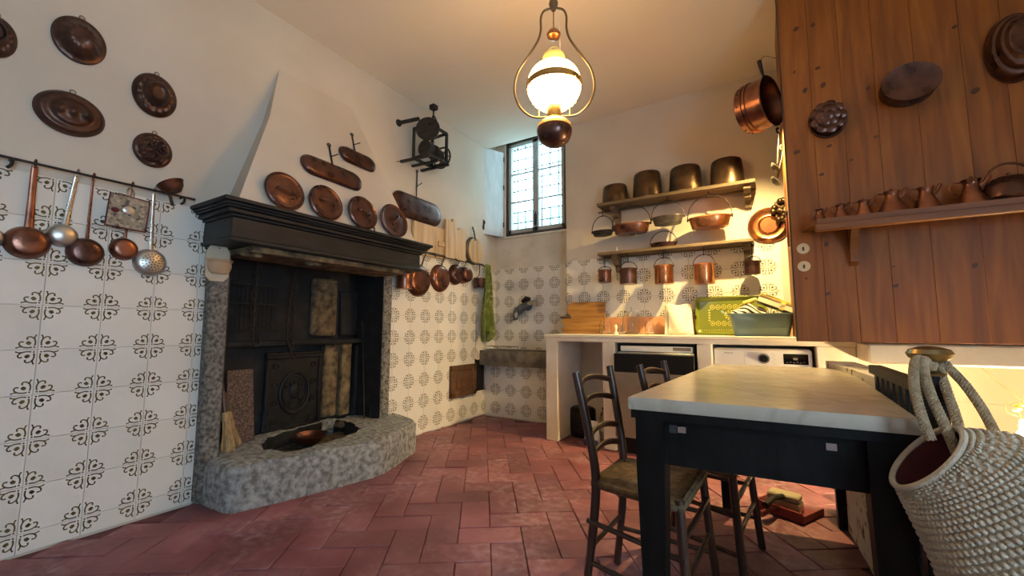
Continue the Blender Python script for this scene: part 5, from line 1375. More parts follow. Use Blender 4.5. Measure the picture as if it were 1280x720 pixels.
# ------------------------------------------------------------------ pine cupboard front standing on the counter
PY, PZ = 3.0, .912
cup = thing('pine_cupboard', 'tall pine plank cupboard standing over the right end of the counter', 'cupboard', (3.0, PY, CT))
ci = cup.matrix_world.inverted()
def cupart(name, mb, m, parent=cup):
    me = mb.mesh(name, m); me.transform(ci); o = bpy.data.objects.new(name, me); C.objects.link(o); o.parent = parent; return o
joints = [2.978] + [ony(u, 200, PY).x for u in (1020, 1059, 1102, 1154, 1216)] + [3.92, 4.14, 4.36, 4.62, 4.85, 4.995]
planks = []
for a, c in zip(joints, joints[1:]):
    b = MB(); b.box(a+.0003, c-.0003, PY+rng.uniform(0, .0015), PY+.03, PZ, CEIL-.003, .0015); planks.append((a, c, cupart('plank', b, 'pine_panel')))
b = MB(); b.box(2.980, 3.005, PY+.03, 3.62, CT+.003, CEIL-.003); cupart('side_panel', b, 'pine_panel')
b = MB(); b.box(2.972, 2.978, PY-.004, PY+.03, PZ, CEIL-.003); cupart('edge_strip', b, 'dark_frame')
for (u, v, r_) in [(995, 36, .013), (1016, 31, .011), (1022, 85, .010), (1029, 106, .013), (1006, 113, .012), (993, 90, .007), (1037, 182, .009), (996, 190, .013), (1027, 218, .010), (1033, 305, .011), (1035, 367, .010), (1194, 33, .010), (1219, 113, .014), (1219, 332, .011), (1120, 357, .010), (1117, 333, .006), (1008, 348, .006), (1085, 110, .010), (1095, 171, .009), (1064, 200, .008)]:
    p = ony(u, v, PY); b = MB(); r_ *= 1.3
    b.at(Matrix.Translation((p.x, PY+.0005, p.z)) @ Matrix.Rotation(PI/2, 4, 'X') @ Matrix.Rotation(rng.uniform(0, 1.5), 4, 'Z')).lathe([(0, .0018), (r_*.8, .0016), (r_, -.003)], 14, 1.2, .8)
    cupart('knot', b, 'pine_knot')
for (u, v) in [(1004, 311), (1005, 333)]:
    p = ony(u, v, PY); b = MB()
    b.at(Matrix.Translation((p.x, PY+.001, p.z)) @ Matrix.Rotation(PI/2, 4, 'X')).lathe([(0, .006), (.018, .006), (.030, .007), (.033, .003), (.033, 0)], 22); e = cupart('escutcheon', b, 'ceramic_switch')
    b = MB(); b.box(p.x-.005, p.x+.005, PY-.008, PY-.005, p.z-.013, p.z+.010, .002); cupart('keyhole', b, 'ink', e)
# shelf on the cupboard
SZ = 1.590
shp = thing('cupboard_shelf', 'pine shelf with moulded edge fixed across the cupboard front', 'shelf', (3.45, PY, SZ))
b = MB(); ol = [(-.42, 0), (-.42, -.03), (-.36, -.20), (1.49, -.20), (1.49, 0)]
b.prism(ol, -.028, 0); b.build('board', 'pine_shelf', shp)
b = MB(); b.box(-.37, 1.49, -.205, -.17, -.068, -.026, .006); b.build('moulded_edge', 'pine_shelf', shp)
for xx in (3.245, 4.45):
    b = MB(); pr = [(0, 0), (-.16, 0), (-.16, -.02), (-.10, -.05), (-.04, -.14), (-.035, -.20), (0, -.22)]
    b.at(Matrix.Translation((xx-3.45, -.001, -.028)) @ Matrix(((0, 0, 1, 0), (1, 0, 0, 0), (0, 1, 0, 0), (0, 0, 0, 1)))).prism(list(reversed(pr)), 0, .035); b.build('bracket', 'pine_shelf', shp)
def jug(label, u, sc, lid=True, fat=1.0, y=2.89):
    sc *= .95
    x = ony(u, 250, y).x
    t = thing('copper_jug', label, 'jug', Matrix.Translation((x, y, SZ+.001)) @ Matrix.Rotation(rng.uniform(-.2, .2), 4, 'Z'), 'little copper jugs on the cupboard shelf')
    s_ = sc
    b = MB(); b.lathe([(0, 0), (.40*s_*fat, 0), (.44*s_*fat, .03*s_), (.40*s_*fat, .14*s_), (.26*s_*fat, .45*s_), (.19*s_, .68*s_), (.20*s_, .78*s_), (.26*s_, .88*s_), (.24*s_, .88*s_), (.17*s_, .76*s_), (0, .74*s_)], 24); b.build('body', 'copper_aged', t)
    b = MB(); b.tube(smooth_path([(-.20*s_, 0, .80*s_), (-.42*s_, 0, .84*s_), (-.52*s_, 0, .66*s_), (-.42*s_, 0, .42*s_), (-.28*s_, 0, .36*s_)], 4), .028*s_, 6); b.build('handle', 'copper_aged', t)
    b = MB(); b.tube(smooth_path([(.18*s_, 0, .62*s_), (.32*s_, 0, .74*s_), (.44*s_, 0, .98*s_)], 4), [.09*s_]*4+[.075*s_]*4+[.05*s_], 8); b.build('spout', 'copper_aged', t)
    if lid:
        b = MB(); b.lathe([(0, 1.04*s_), (.04*s_, 1.0*s_), (.03*s_, .97*s_), (.22*s_, .90*s_), (.24*s_, .87*s_), (0, .87*s_)], 18); b.build('lid', 'copper_aged', t)
    return t
jug('tiniest copper jug, at the left end of the cupboard shelf', 1023, .085)
jug('second copper jug from the left on the cupboard shelf', 1050, .10)
jug('third copper jug from the left on the cupboard shelf', 1079, .11)
jug('broad flared copper jug in the middle of the cupboard shelf', 1115, .145, True, 1.15)
jug('open copper jug with a tall bright spout, right of the broad one', 1158, .145, False)
jug('lidded copper jug beside the dark kettle on the cupboard shelf', 1216, .155)
x = ony(1264, 240, 2.89).x
t = thing('copper_kettle', 'squat dark copper kettle at the right end of the cupboard shelf', 'kettle', (x, 2.895, SZ+.001))
b = MB(); b.lathe([(0, 0), (.085, 0), (.10, .02), (.095, .07), (.06, .115), (.045, .12), (0, .12)], 26); b.build('body', 'copper_dark', t)
b = MB(); b.lathe([(0, .145), (.008, .14), (.006, .132), (.045, .122), (.046, .118)], 18); b.build('lid', 'copper_dark', t)
b = MB(); b.tube(smooth_path([(-.08, 0, .08), (-.06, 0, .16), (0, 0, .19), (.06, 0, .16), (.08, 0, .08)], 5), .006, 6); b.build('handle', 'copper_dark', t)
b = MB(); b.tube([(-.09, 0, .04), (-.13, 0, .07), (-.145, 0, .10)], [.016, .012, .010], 8); b.build('spout', 'copper_dark', t)
# moulds fixed to the cupboard
GP = 'copper moulds on the cupboard'
def fp_(box_): x, z, w, h = box_; return frameB(x, z, .001, 0, PY)
bx = Bb(1011, 129, 1057, 172, PY)
def hf_tort(q, t): return .010+.075*math.sqrt(max(0, 1-q*q))
t = thing('tortoise_mould', 'domed copper mould like a tortoise shell on the cupboard', 'mould', frameB(bx[0], bx[1], .001, 0, PY), GP)
b = MB(); b.polar(bx[2]*.46, bx[3]*.46, hf_tort, 10, 32); b.build('dome', 'copper_dark', t)
for k in range(16):
    if k == 0: a_, rr = 0, 0
    elif k < 7: a_, rr = k*PI/3, .42
    else: a_, rr = k*2*PI/9, .80
    b = MB(); b.ball((rr*bx[2]*.44*math.cos(a_), rr*bx[3]*.44*math.sin(a_), hf_tort(rr, 0)-.004), .030, .027, .009, 10, 5); b.build('scute', 'copper_dark', t)
b = MB(); b.tube([(bx[2]*.5*math.cos(a*PI/16), bx[3]*.5*math.sin(a*PI/16), .006) for a in range(32)], .007, 6, True); b.build('rim', 'copper_dark', t)
bx = Bb(1099, 85, 1166, 140, PY)
t = thing('cake_tin', 'deep round copper tin with a flat face hung on the cupboard', 'mould', frameB(bx[0], bx[1], .001, 0, PY), GP)
b = MB(); r = bx[3]*.40; b.lathe([(0, 0), (r*.97, 0), (r, .01), (r*1.0, .085), (r*1.04, .092), (r*1.02, .10), (r*.94, .098), (0, .094)], 40, 1.18, 1); b.build('drum', 'copper_dark', t)
b = MB(); b.tube(smooth_path([(-.02, r, .03), (.0, r+.03, .02), (.05, r+.035, .02)], 4), .004, 6); b.build('wire_loop', 'black_iron', t)
bx = Bb(1228, 22, 1300, 104, PY)
def hf_step(q, t): return .02+.045*sm(1, .90, q)+.035*sm(.80, .72, q)+.03*sm(.60, .52, q)
mould('big stepped round copper mould at the upper right of the cupboard', bx, hf_step, 24, 48, 'copper_dark', frameB(bx[0], bx[1], .001, 0, PY), 'stepped_mould', GP, ring=False)

# deep copper pan with handle hung high on the cupboard side
pc_ = ony(956, 128, 3.10)
T = Matrix.Translation((pc_.x+.040, 3.10, pc_.z)) @ Matrix.Rotation(R(-24), 4, 'Z') @ Matrix.Rotation(R(-90), 4, 'Y') @ Matrix.Diagonal((1, 1, .70, 1))
t = thing('deep_copper_pan', 'deep copper pan with beaded bands hung high beside the cupboard', 'pan', T)
r = .162
b = MB(); b.lathe([(r*1.03, .0), (r*1.02, .01), (r*.99, .015), (r*.98, .14), (r*1.03, .145), (r*1.03, .16), (r*.98, .165), (r*.98, .175), (r*1.02, .18), (r*1.02, .19), (r*.97, .195), (r*.97, .24), (r*.9, .252), (0, .252), ], 40); b.lathe([(r*1.0, 0), (r*.94, .02), (r*.93, .23), (0, .24)], 40); b.build('body', 'copper_aged', t)
for k in range(22): b = MB(); a_ = 2*PI*k/22; b.ball((r*.975*math.cos(a_), r*.975*math.sin(a_), .218), .006, .006, .006, 6, 4); b.build('stud', 'copper_dark', t)
b = MB(); b.tube([(r*.98, 0, .06), (r*1.12, 0, .06), (r*1.9, 0, .09)], [.012, .010, .020], 8); b.build('handle', 'black_iron', t)
Ti = T.inverted(); hw_ = T @ Vector((r*1.85, 0, .088))
b = MB(); b.tube(smooth_path([Ti @ hw_, Ti @ Vector((hw_.x+.03, hw_.y, hw_.z+.035)), Ti @ Vector((2.960, hw_.y+.01, hw_.z+.005)), Ti @ Vector((2.974, hw_.y+.01, hw_.z+.03))], 5), .003, 5); b.build('hanging_wire', 'brass_aged', t)
# ladles at the cupboard edge, and the spotlight behind the pan
for i, (u0, v0, u1, v1, lab) in enumerate([(974, 168, 972, 205, 'dark iron ladle hanging at the cupboard edge below the deep pan'), (979, 190, 972, 222, 'long dark spoon slanting at the cupboard edge above the copper plate')]):
    y = 3.40
    p0, p1 = ony(u0, v0, y), ony(u1, v1, y)
    t = thing('iron_ladle', lab, 'ladle', p0, 'utensils at the cupboard edge')
    d = p1-p0
    b = MB(); b.tube(smooth_path([(.0, 0, .04), (-.012, 0, .05), (-.012, 0, .02), (0, 0, 0), d*.5, d], 4), .007, 6); b.build('shaft', 'black_iron', t)
    b = MB(); b.at(Matrix.Translation(d+Vector((-.015, 0, -.025))) @ Matrix.Rotation(R(55), 4, 'Y')).lathe([(0, -.02), (.03, -.012), (.045, .006), (.042, .008), (.028, -.008), (0, -.015)], 18); b.build('bowl', 'tin_dark', t)
LP = Vector((2.865, 3.30, 2.46))
t = thing('spotlight', 'small dark spotlight on the cupboard side behind the deep copper pan', 'lamp', LP)
ax = (Vector((2.25, 3.5, .0))-LP).normalized()
rotq = ax.to_track_quat('Z', 'Y').to_matrix().to_4x4()
b = MB(); b.at(rotq).lathe([(0, -.05), (.02, -.05), (.024, -.01), (.048, .045), (.050, .046), (.046, .044), (.02, -.005), (0, -.02)], 22); b.build('shade', 'black_iron', t)
b = MB(); b.at(rotq).ball((0, 0, .012), .016, .016, .02, 10, 6); b.build('bulb', 'clip_glow', t)
b = MB(); b.tube(smooth_path([(0, 0, .01), (.04, 0, .045), (.08, 0, .05), (.113, 0, .03)], 4), .006, 6); b.box(.105, .114, -.025, .025, -.01, .06, .003); b.build('wall_arm', 'black_iron', t)
l = bpy.data.lights.new('spotlight_light', 'SPOT'); l.energy = P_CLIP; l.color = (1.0, 0.69, 0.26); l.spot_size = R(150); l.spot_blend = 1.0; l.shadow_soft_size = .02
lo = bpy.data.objects.new('spotlight_light', l); C.objects.link(lo); lo.matrix_world = Matrix.Translation(LP+ax*.05) @ (-ax).to_track_quat('Z', 'Y').to_matrix().to_4x4()
t = thing('red_strap', 'narrow red strap hanging at the cupboard edge by the plate', 'strap', (2.975, 3.30, ony(985, 268, 3.30).z))
b = MB(); b.box(-.006, .003, -.02, .02, -.22, .0, .002); b.build('band', 'red_plastic', t)
b = MB(); b.box(-.008, .006, -.022, .022, -.01, .02, .002); b.build('buckle', 'black_iron', t)

# ------------------------------------------------------------------ pendant oil lamp
LX, LY = 1.895, 1.962
def lz(v):
    d = ray(692, v); k = math.hypot(LX-CX, LY)/math.hypot(d.x, d.y); return CH+d.z*k
PXM = .00444
lz0 = lz(105)
Z_ = lambda v: lz(v)-lz0
pend = thing('pendant_lamp', 'lit pendant oil lamp with white opal glass shade and harp frame', 'lamp', Matrix.Translation((LX, LY, lz0)) @ Matrix.Rotation(R(26), 4, 'Z'))
hp = [(0, 10), (7, 11), (13, 14), (16, 22), (16, 36), (19, 48), (26, 60), (36, 74), (45, 88), (49, 104), (48, 118), (42, 132), (32, 142), (22, 146), (8, 146)]
pts = [(x*PXM, 0, Z_(v)) for x, v in hp]
path = smooth_path(pts, 4)
full = path + [Vector((-p.x, 0, p.z)) for p in reversed(path[1:])]
b = MB(); b.tube(full, .0062, 8); b.build('harp_frame', 'lamp_frame', pend)
b = MB(); b.at(Matrix.Translation((0, 0, Z_(12)))).lathe([(0, -.01), (.012, -.006), (.026, .03), (.024, .045), (.012, .055), (.012, .075), (0, .075)], 18); b.build('top_cap', 'lamp_frame', pend)
b = MB(); ztop = CEIL-lz0; b.tube([(0, 0, Z_(12)+.07), (0, 0, ztop-.02)], .006, 6); b.build('stem', 'lamp_frame', pend)
b = MB(); b.at(Matrix.Translation((0, 0, ztop-.03))).lathe([(.012, 0), (.045, .02), (.05, .03), (0, .03)], 20); b.build('ceiling_rose', 'lamp_frame', pend)
b = MB(); b.tube([(0, 0, Z_(14)), (0, 0, Z_(37))], .003, 6); b.build('bell_wire', 'lamp_frame', pend)
b = MB(); b.at(Matrix.Translation((0, 0, Z_(42)))).lathe([(0, .032), (.008, .03), (.03, .012), (.039, -.005), (.036, -.02), (.018, -.03), (0, -.032)], 24); b.build('smoke_bell', 'copper_bright', pend)
b = MB(); b.at(Matrix.Translation((0, 0, Z_(68)))).tube([(.028*math.cos(a*PI/8), 0, .012+.032*math.sin(a*PI/8)) for a in range(9)], .005, 6); b.build('chimney_loop', 'opal_soft', pend)
b = MB(); b.lathe([(0, Z_(67)), (.035, Z_(67)), (.058, Z_(70)), (.063, Z_(74)), (.056, Z_(79)), (.05, Z_(84)), (0, Z_(84))], 26); b.build('chimney_glass', 'opal_soft', pend)
def dome(rm, v0, v1, n=10): return [(rm*math.sin(PI/2*i/n), Z_(v0)+(Z_(v1)-Z_(v0))*(1-math.cos(PI/2*i/n))) for i in range(n+1)]
pr = [(.045, Z_(82))] + [(.045+(.148-.045)*math.sin(PI/2*i/9), Z_(82)+(Z_(108)-Z_(82))*(1-math.cos(PI/2*i/9))) for i in range(1, 10)] + [(.145, Z_(113)), (.138, Z_(118)), (.118, Z_(126)), (.085, Z_(132)), (.03, Z_(133))]
b = MB(); b.lathe(pr, 40); b.build('opal_shade', 'opal_glow', pend)
b = MB(); b.lathe([(.148, Z_(104)), (.1525, Z_(105)), (.1525, Z_(111)), (.147, Z_(112))], 40); b.build('shade_band', 'brass', pend)
b = MB(); b.lathe([(0, Z_(120)), (.040, Z_(120)), (.042, Z_(122)), (.037, Z_(124)), (.037, Z_(135)), (.041, Z_(136)), (.040, Z_(140)), (.038, Z_(148)), (.045, Z_(150)), (0, Z_(150))], 24); b.build('burner', 'brass', pend)
for sx in (-1, 1):
    b = MB(); b.tube([(sx*.085, 0, Z_(128)), (sx*.085, 0, Z_(146))], .004, 6); b.tube(smooth_path([(sx*.085, 0, Z_(129)), (sx*.11, 0, Z_(131)), (sx*.12, 0, Z_(128)), (sx*.105, 0, Z_(127))], 4), .003, 6); b.build('shade_holder', 'brass', pend)
b = MB(); b.tube([(.03, -.035, Z_(118)), (.03, -.04, Z_(146))], .0025, 6); b.build('wick_key', 'black_iron', pend)
b = MB(); b.lathe([(.045, Z_(150)), (.065, Z_(152)), (.090, Z_(157)), (.094, Z_(161)), (.06, Z_(161))], 30); b.build('collar', 'brass_lamplit', pend)
b = MB(); b.lathe([(.0, Z_(160)), (.088, Z_(160)), (.095, Z_(163)), (.092, Z_(169)), (.078, Z_(176)), (.05, Z_(181)), (.025, Z_(183)), (0, Z_(184))], 32); b.build('oil_font', 'copper_dark', pend)
b = MB(); b.tube([(.02, .02, ztop), (.035, .02, Z_(60)), (.03, .03, Z_(70))], .0022, 5); b.build('flex', 'white_plastic', pend)

# ------------------------------------------------------------------ marble-topped table
TZ = .78
Q4 = [Vector((2.462, 1.275)), Vector((3.118, 1.315)), Vector((3.165, 2.78)), Vector((2.545, 2.70))]   # FL FR BR BL
tc_ = sum(Q4, Vector((0, 0)))/4
table = thing('kitchen_table', 'long kitchen table with marble slab top and black wooden frame', 'table', (tc_.x, tc_.y, 0))
q = [p-tc_ for p in Q4]
def inset(d, k=1.0): return [p*(1-d/ p.length*1.0) for p in q]
def tp(name, mb, m): return mb.build(name, m, table)
b = MB(); loft(b, [[(p.x*.998, p.y*.998, TZ-.036) for p in q], [(p.x, p.y, TZ-.033) for p in q], [(p.x, p.y, TZ-.004) for p in q], [(p.x*.995, p.y*.998, TZ) for p in q]]); tp('marble_top', b, 'marble')
def ring_in(dx, dy): return [Vector((p.x-math.copysign(dx, p.x), p.y-math.copysign(dy, p.y))) for p in q]
r1, r2 = ring_in(.004, .012), ring_in(.02, .03)
b = MB(); loft(b, [[(p.x, p.y, z) for p in r1] for z in (TZ-.062, TZ-.037)]); tp('top_rail', b, 'table_paint')
AZ0, AZ1 = .585, TZ-.062
lg = ring_in(.055, .06)
for i in range(4):
    a, c = lg[i], lg[(i+1) % 4]
    b = MB(); b.bar((a.x, a.y, (AZ0+AZ1)/2), (c.x, c.y, (AZ0+AZ1)/2), .026, AZ1-AZ0); o = tp('apron', b, 'table_paint')
    if i == 0:
        n_ = Vector((c.y-a.y, -(c.x-a.x), 0)).normalized()
        for f in (.155, .80):
            pp = a.lerp(c, f); ctr = Vector((pp.x, pp.y, .690 if f < .5 else .687))+n_*.0145
            dr = Vector((c.x-a.x, c.y-a.y, 0)).normalized()
            b = MB(); b.bar(ctr-dr*.011, ctr+dr*.011, .004, .017); b.build('key_plate', 'steel', o)
            if f < .5:
                b = MB(); b.bar(ctr-dr*.034, ctr-dr*.014, .004, .022); b.build('key_hole', 'ink', o)
for p in lg:
    b = MB(); w0, w1 = .040, .026
    vs = [(p.x+sx*w, p.y+sy*w, z) for z, w in ((0, w1), (AZ0-.02, w0), (AZ1, w0)) for sx, sy in ((-1, -1), (1, -1), (1, 1), (-1, 1))]
    fs = [(3, 2, 1, 0), (8, 9, 10, 11)]+[(k*4+i, k*4+(i+1) % 4, k*4+4+(i+1) % 4, k*4+4+i) for k in range(2) for i in range(4)]
    b.add(vs, fs); tp('leg', b, 'table_paint')

# ------------------------------------------------------------------ rush-seated chairs
def make_chair(label):
    t = thing('rush_chair', label, 'chair', None, 'rush-seated kitchen chairs')
    sz, H = .435, .815
    for sy in (-1, 1):
        b = MB(); b.tube(smooth_path([(-.045, sy*.165, 0), (-.015, sy*.155, .22), (0, sy*.145, sz), (-.025, sy*.155, .62), (-.06, sy*.168, H-.015), (-.062, sy*.168, H)], 5), [.0145]*5+[.0165]*15+[.015]*5+[.010], 10); b.build('back_leg', 'chair_wood', t)
        b = MB(); b.tube(smooth_path([(.335, sy*.215, 0), (.315, sy*.200, .22), (.300, sy*.185, sz+.008)], 5), .0155, 10); b.build('front_leg', 'chair_wood', t)
    for z, dx, bow in ((.775, -.052, .030), (.70, -.040, .028), (.585, -.016, .024), (.515, -.008, .022)):
        b = MB(); wy = .155
        b.tube(smooth_path([(dx, -wy, z-.012), (dx-bow*.8, -wy*.5, z+.004), (dx-bow, 0, z+.010), (dx-bow*.8, wy*.5, z+.004), (dx, wy, z-.012)], 5), .012, 8, False, (.6, 1.0)); b.build('back_rail', 'chair_wood', t)
    for z in (.13, .27):
        for sy in (-1, 1):
            b = MB(); b.tube([(-.03, sy*.157, z+.02), (.318, sy*.205, z)], .0095, 8); b.build('stretcher', 'chair_wood', t)
    for z in (.20, .33):
        b = MB(); b.tube([(.315, -.20, z), (.315, .20, z)], .0095, 8); b.build('stretcher', 'chair_wood', t)
    b = MB(); b.tube([(-.02, -.157, .20), (-.02, .157, .20)], .0095, 8); b.build('stretcher', 'chair_wood', t)
    # woven seat: strands wrapped round the frame in four wedges
    C4 = [(-.012, -.150), (.312, -.198), (.312, .198), (-.012, .150)]
    b = MB(); cenx = Vector((.16, 0))
    n = 15
    for k in range(n):
        f0, f1 = k/n, (k+1)/n
        for i in range(4):
            p0, p1 = Vector(C4[i]), Vector(C4[(i+1) % 4])
            def at_(p, f): return p.lerp(cenx, f*.97)
            a, c, d, e = at_(p0, f0), at_(p1, f0), at_(p1, f1), at_(p0, f1)
            dip = lambda f: sz+.004-.016*f
            nrm = ((a+c)/2-(d+e)/2)
            vs = [(a.x, a.y, dip(f0)-.004), (c.x, c.y, dip(f0)-.004), ((c.x+d.x)/2, (c.y+d.y)/2, dip(f0)+.0035), ((a.x+e.x)/2, (a.y+e.y)/2, dip(f0)+.0035), (d.x, d.y, dip(f1)-.004), (e.x, e.y, dip(f1)-.004)]
            b.add(vs, [(0, 1, 2, 3), (3, 2, 4, 5)])
    loft(b, [[(x*.96+.006, y*.96, sz-.032) for x, y in C4], [(x*1.03-.004, y*1.03, sz-.022) for x, y in C4], [(x*1.03-.004, y*1.03, sz-.006) for x, y in C4], [(x, y, sz-.001) for x, y in C4]])
    o = b.build('seat', 'rush', t, 60)
    return t
ch1 = make_chair('nearest rush-seated dark wooden chair pushed under the marble table')
ch1.matrix_world = Matrix.Translation((2.275, 1.655, 0)) @ Matrix.Rotation(R(-3), 4, 'Z')
ch2 = copy_tree(ch1); ch2['label'] = 'farther rush-seated chair tucked in behind the nearest chair'
ch2.matrix_world = Matrix.Translation((2.405, 2.10, 0)) @ Matrix.Rotation(R(-6), 4, 'Z')

# ------------------------------------------------------------------ stair parapet, rail with brass knob, stair lamp
b = MB(); b.prism([(3.10, 2.97), (3.165, 2.06), (3.26, 2.06), (3.23, 2.97)], -.01, .805); struct(b.build('wall_parapet', 'stained_plaster'))
KX, KY = 3.168, 1.42
t = thing('stair_rail', 'black stair railing with a brass knob on its newel post', 'railing', (KX, KY, 0))
b = MB(); b.box(-.022, .022, -.022, .022, 0, .874, .004); b.build('newel_post', 'table_paint', t)
b = MB(); b.at(Matrix.Translation((0, 0, .872))).lathe([(0, 0), (.026, 0), (.028, .006), (.017, .014), (.014, .026), (.024, .034), (.040, .044), (.044, .054), (.038, .064), (.02, .070), (0, .072)], 32); b.build('knob', 'brass_aged', t)
b = MB(); b.bar((0, 0, .835), (.0, .66, .835), .035, .03); b.build('top_rail', 'table_paint', t)
b = MB(); b.bar((0, 0, .12), (.0, .66, .12), .03, .03); b.build('bottom_rail', 'table_paint', t)
for k in range(8): b = MB(); b.box(-.008, .008, .06+k*.075, .10+k*.075, .12, .82, .002); b.build('baluster', 'table_paint', t)
bp = ony(1281, 545, 3.2)
t = thing('stairwell_bulb', 'glowing bare bulb hanging on a wire in the stairwell', 'lamp', (bp.x, bp.y, bp.z))
b = MB(); b.lathe([(0, -.045), (.025, -.035), (.033, -.012), (.026, .015), (.014, .03), (0, .03)], 20); b.build('bulb', 'bulb_glow', t)
b = MB(); b.lathe([(0, .03), (.016, .03), (.018, .07), (.01, .085), (0, .085)], 14); b.build('socket', 'bisque', t)
b = MB(); b.tube(smooth_path([(0, 0, .08), (-.01, 0, .12), (.01, 0, .16), (-.03, .1, .24), (-.05, .40, .36)], 5), .0025, 5); b.tube(smooth_path([(0, 0, .09), (-.05, 0, .11), (-.05, 0, .15), (-.01, 0, .17)], 5), .002, 5); b.build('wire', 'brass_aged', t)
b = MB()
for k in range(6): b.ball((.022*math.cos(k), .01*math.sin(k*2), .14+.016*math.sin(k*1.7)), .012, .010, .008, 8, 5)
b.build('yellow_bow', 'yellow_paper', t)
point_light('stairwell_bulb_light', (bp.x-.01, bp.y-.06, bp.z), (1.0, .72, .36), P_STAIR, .04)

# ------------------------------------------------------------------ crocheted tote bag
def atZ(u, v, Z): return Vector((CX, 0, CH)) + ray(u, v)*Z
BR, BF, UP = Vector((.963, -.27, 0)), Vector((.27, .963, 0)), Vector((0, 0, 1))     # along the bag's face, into the room, up
Mo = atZ(1158, 573, .90)
bag = thing('crochet_bag', 'cream crocheted tote bag with burgundy lining hung on the brass knob', 'bag', Mo)
RINGS = [(Vector((0, 0, 0)), (BR*.64+UP*.77)*.086, (BR*.78-UP*.62)*.024-BF*.045),
         (BR*.055-UP*.020, (BR*.76+UP*.65)*.128, (BR*.45-UP*.40)*.040-BF*.062),
         (BR*.115-UP*.105, (BR*.78+UP*.62)*.158, (BR*.25-UP*.20)*.040-BF*.080),
         (BR*.165-UP*.225, (BR*.84+UP*.54)*.170, (BR*.1-UP*.1)*.040-BF*.085),
         (BR*.195-UP*.345, (BR*.92+UP*.38)*.165, -BF*.080),
         (BR*.205-UP*.420, (BR*.96+UP*.25)*.120, -BF*.045),
         (BR*.205-UP*.435, (BR*.96+UP*.25)*.02, -BF*.008)]
def ring_at(v):
    f = v*(len(RINGS)-1); i = min(int(f), len(RINGS)-2); t_ = f-i
    out = []
    for k in range(3):
        p0, p1, p2, p3 = RINGS[max(i-1, 0)][k], RINGS[i][k], RINGS[i+1][k], RINGS[min(i+2, len(RINGS)-1)][k]
        out.append(0.5*((2*p1)+(p2-p0)*t_+(2*p0-5*p1+4*p2-p3)*t_*t_+(3*p1-p0-3*p2+p3)*t_**3))
    return out
def bagp(u, v, off=0.0):
    a = 2*PI*u; c_, L_, S_ = ring_at(v)
    L2, S2 = L_+L_.normalized()*off, S_+S_.normalized()*off
    return c_ + L2*math.cos(a) + S2*math.sin(a)
b = MB(); b.grid(lambda u, v: bagp(u, v), 72, 36, True); b.build('body', 'crochet', bag)
b = MB(); b.grid(lambda u, v: bagp(-u, v*.9, -.008), 48, 24, True); b.build('lining', 'burgundy_cloth', bag)
b = MB()
NJ, NI = 44, 78
for j in range(NJ):
    for i in range(NI):
        v = (j+.6)/(NJ+3); u = (i+(j % 2)*.5)/NI
        if 3 <= j <= 5 and (i+j) % 3 == 0: continue
        p = bagp(u, v, .001); pu = bagp(u+.004, v)-bagp(u-.004, v); pv = bagp(u, min(1, v+.004))-bagp(u, v-.004)
        du = pu.normalized(); n_ = pu.cross(pv).normalized()
        if n_.dot(p-ring_at(v)[0]) < 0: n_ = -n_
        dv = n_.cross(du)
        if n_.dot(Vector((CX, 0, CH))-(Mo+p)) < -.1: continue
        w_ = min(.0095, pu.length/.008/NI*.58); h_ = min(.0066, pv.length/.008/(NJ+3)*.52)
        tw = .35 if j % 2 else -.35
        d1 = du*math.cos(tw)+dv*math.sin(tw); d2 = n_.cross(d1)
        vs = [p+n_*.0048]
        for (rr, hh_) in ((.68, .0036), (1.0, -.0005)):
            for k in range(6): a_ = k*PI/3; vs.append(p+d1*(w_*rr*math.cos(a_))+d2*(h_*rr*math.sin(a_))+n_*hh_)
        b.add(vs, [(0, 1+k, 1+(k+1) % 6) for k in range(6)]+[(1+k, 7+k, 7+(k+1) % 6, 1+(k+1) % 6) for k in range(6)])
o = b.build('stitches', 'crochet', bag, 80); o['kind'] = 'stuff'
b = MB(); b.tube([bagp(i/48, 0, .002) for i in range(48)], .0065, 8, True); b.build('rim_edging', 'crochet', bag)
S1 = [(1163, 549, .895), (1152, 520, .91), (1143, 485, .94), (1143, 458, .965), (1149, 449, .985)]
S2 = [(1196, 566, .87), (1180, 530, .89), (1164, 495, .92), (1155, 466, .95), (1155, 451, .975)]
S3 = [(1203, 553, .93), (1196, 525, .95), (1184, 490, .98), (1174, 462, 1.01), (1170, 450, 1.02)]
S4 = [(1243, 540, .93), (1228, 512, .95), (1207, 482, .98), (1186, 460, 1.01), (1176, 450, 1.03)]
kb = Vector((KX, KY, .885))
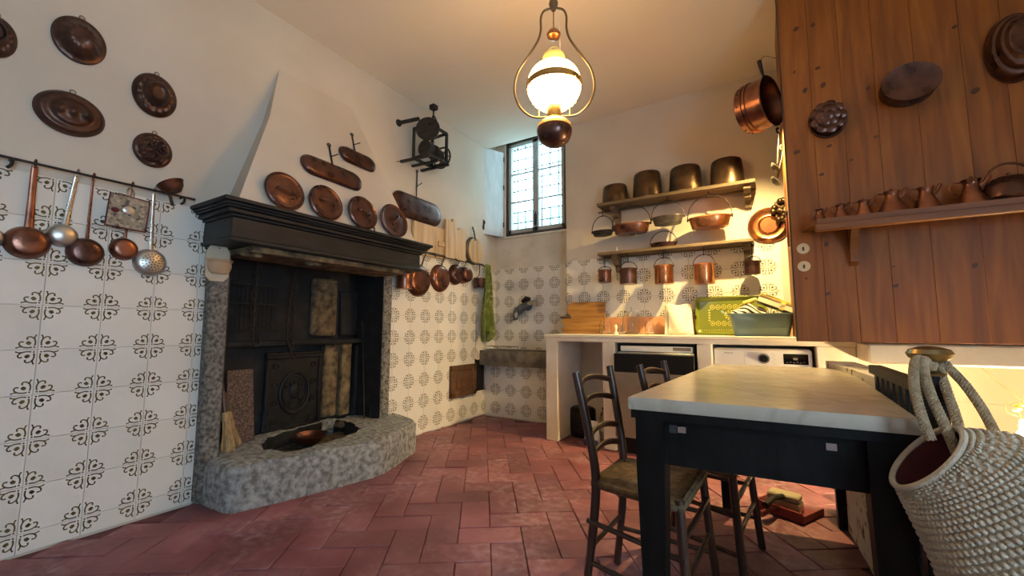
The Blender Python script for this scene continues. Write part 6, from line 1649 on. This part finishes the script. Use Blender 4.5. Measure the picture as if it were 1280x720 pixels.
for k_, (A_, B_) in enumerate(((S1, S3), (S2, S4))):
    pa = [atZ(*q_)-Mo for q_ in A_]; pb = [atZ(*q_)-Mo for q_ in B_]
    mid_ = kb-Mo+BF*(-.036+.058*k_)+Vector((0, 0, .010+.004*k_))
    pth = smooth_path(pa+[mid_]+list(reversed(pb)), 8)
    b = MB(); b.tube(pth, .0080, 8); o = b.build('handle', 'crochet_cord', bag)
    b = MB()
    for i in range(0, len(pth)-1):
        for f in (0, .5):
            p = pth[i].lerp(pth[i+1], f); d = (pth[i+1]-pth[i]).normalized(); s_ = d.orthogonal().normalized()
            for k in range(6):
                a_ = k*PI/3+(i*2+f*2)*.5; w = s_*math.cos(a_)+d.cross(s_)*math.sin(a_)
                b.ball(p+w*.0076, .0030, .0030, .0036, 5, 3)
    o2 = b.build('cord_braid', 'crochet_cord', o); o2['kind'] = 'stuff'

# ------------------------------------------------------------------ dustpan and brush on the floor
p = onz(984, 640, 0)
T = Matrix.Translation((p.x, p.y+.02, 0)) @ Matrix.Rotation(R(152), 4, 'Z')
t = thing('dustpan', 'red dustpan lying on the bricks beyond the table', 'dustpan', T)
b = MB(); b.box(-.13, .13, -.11, .11, .0, .006); b.box(-.13, -.122, -.11, .11, .0, .035); b.box(.122, .13, -.11, .11, 0, .035); b.box(-.13, .13, .10, .11, 0, .05); b.build('tray', 'red_plastic', t)
b = MB(); b.tube([(0, .11, .03), (0, .17, .04), (0, .25, .035)], [.012, .012, .015], 8); b.build('handle', 'red_plastic', t)
t = thing('hand_brush', 'pale hand brush with dark handle resting in the red dustpan', 'brush', T @ Matrix.Translation((.01, .0, .008)) @ Matrix.Rotation(R(14), 4, 'Z'))
b = MB(); b.box(-.075, .075, -.045, .045, .05, .085, .008); b.build('block', 'pale_plastic', t)
b = MB(); b.box(-.078, .078, -.05, .05, .0, .052, .004); b.build('bristles', 'pale_plastic', t)
b = MB(); b.tube([(.0, .04, .075), (.02, .13, .085), (.03, .24, .075)], [.014, .013, .017], 8); b.build('handle', 'black_plastic', t)
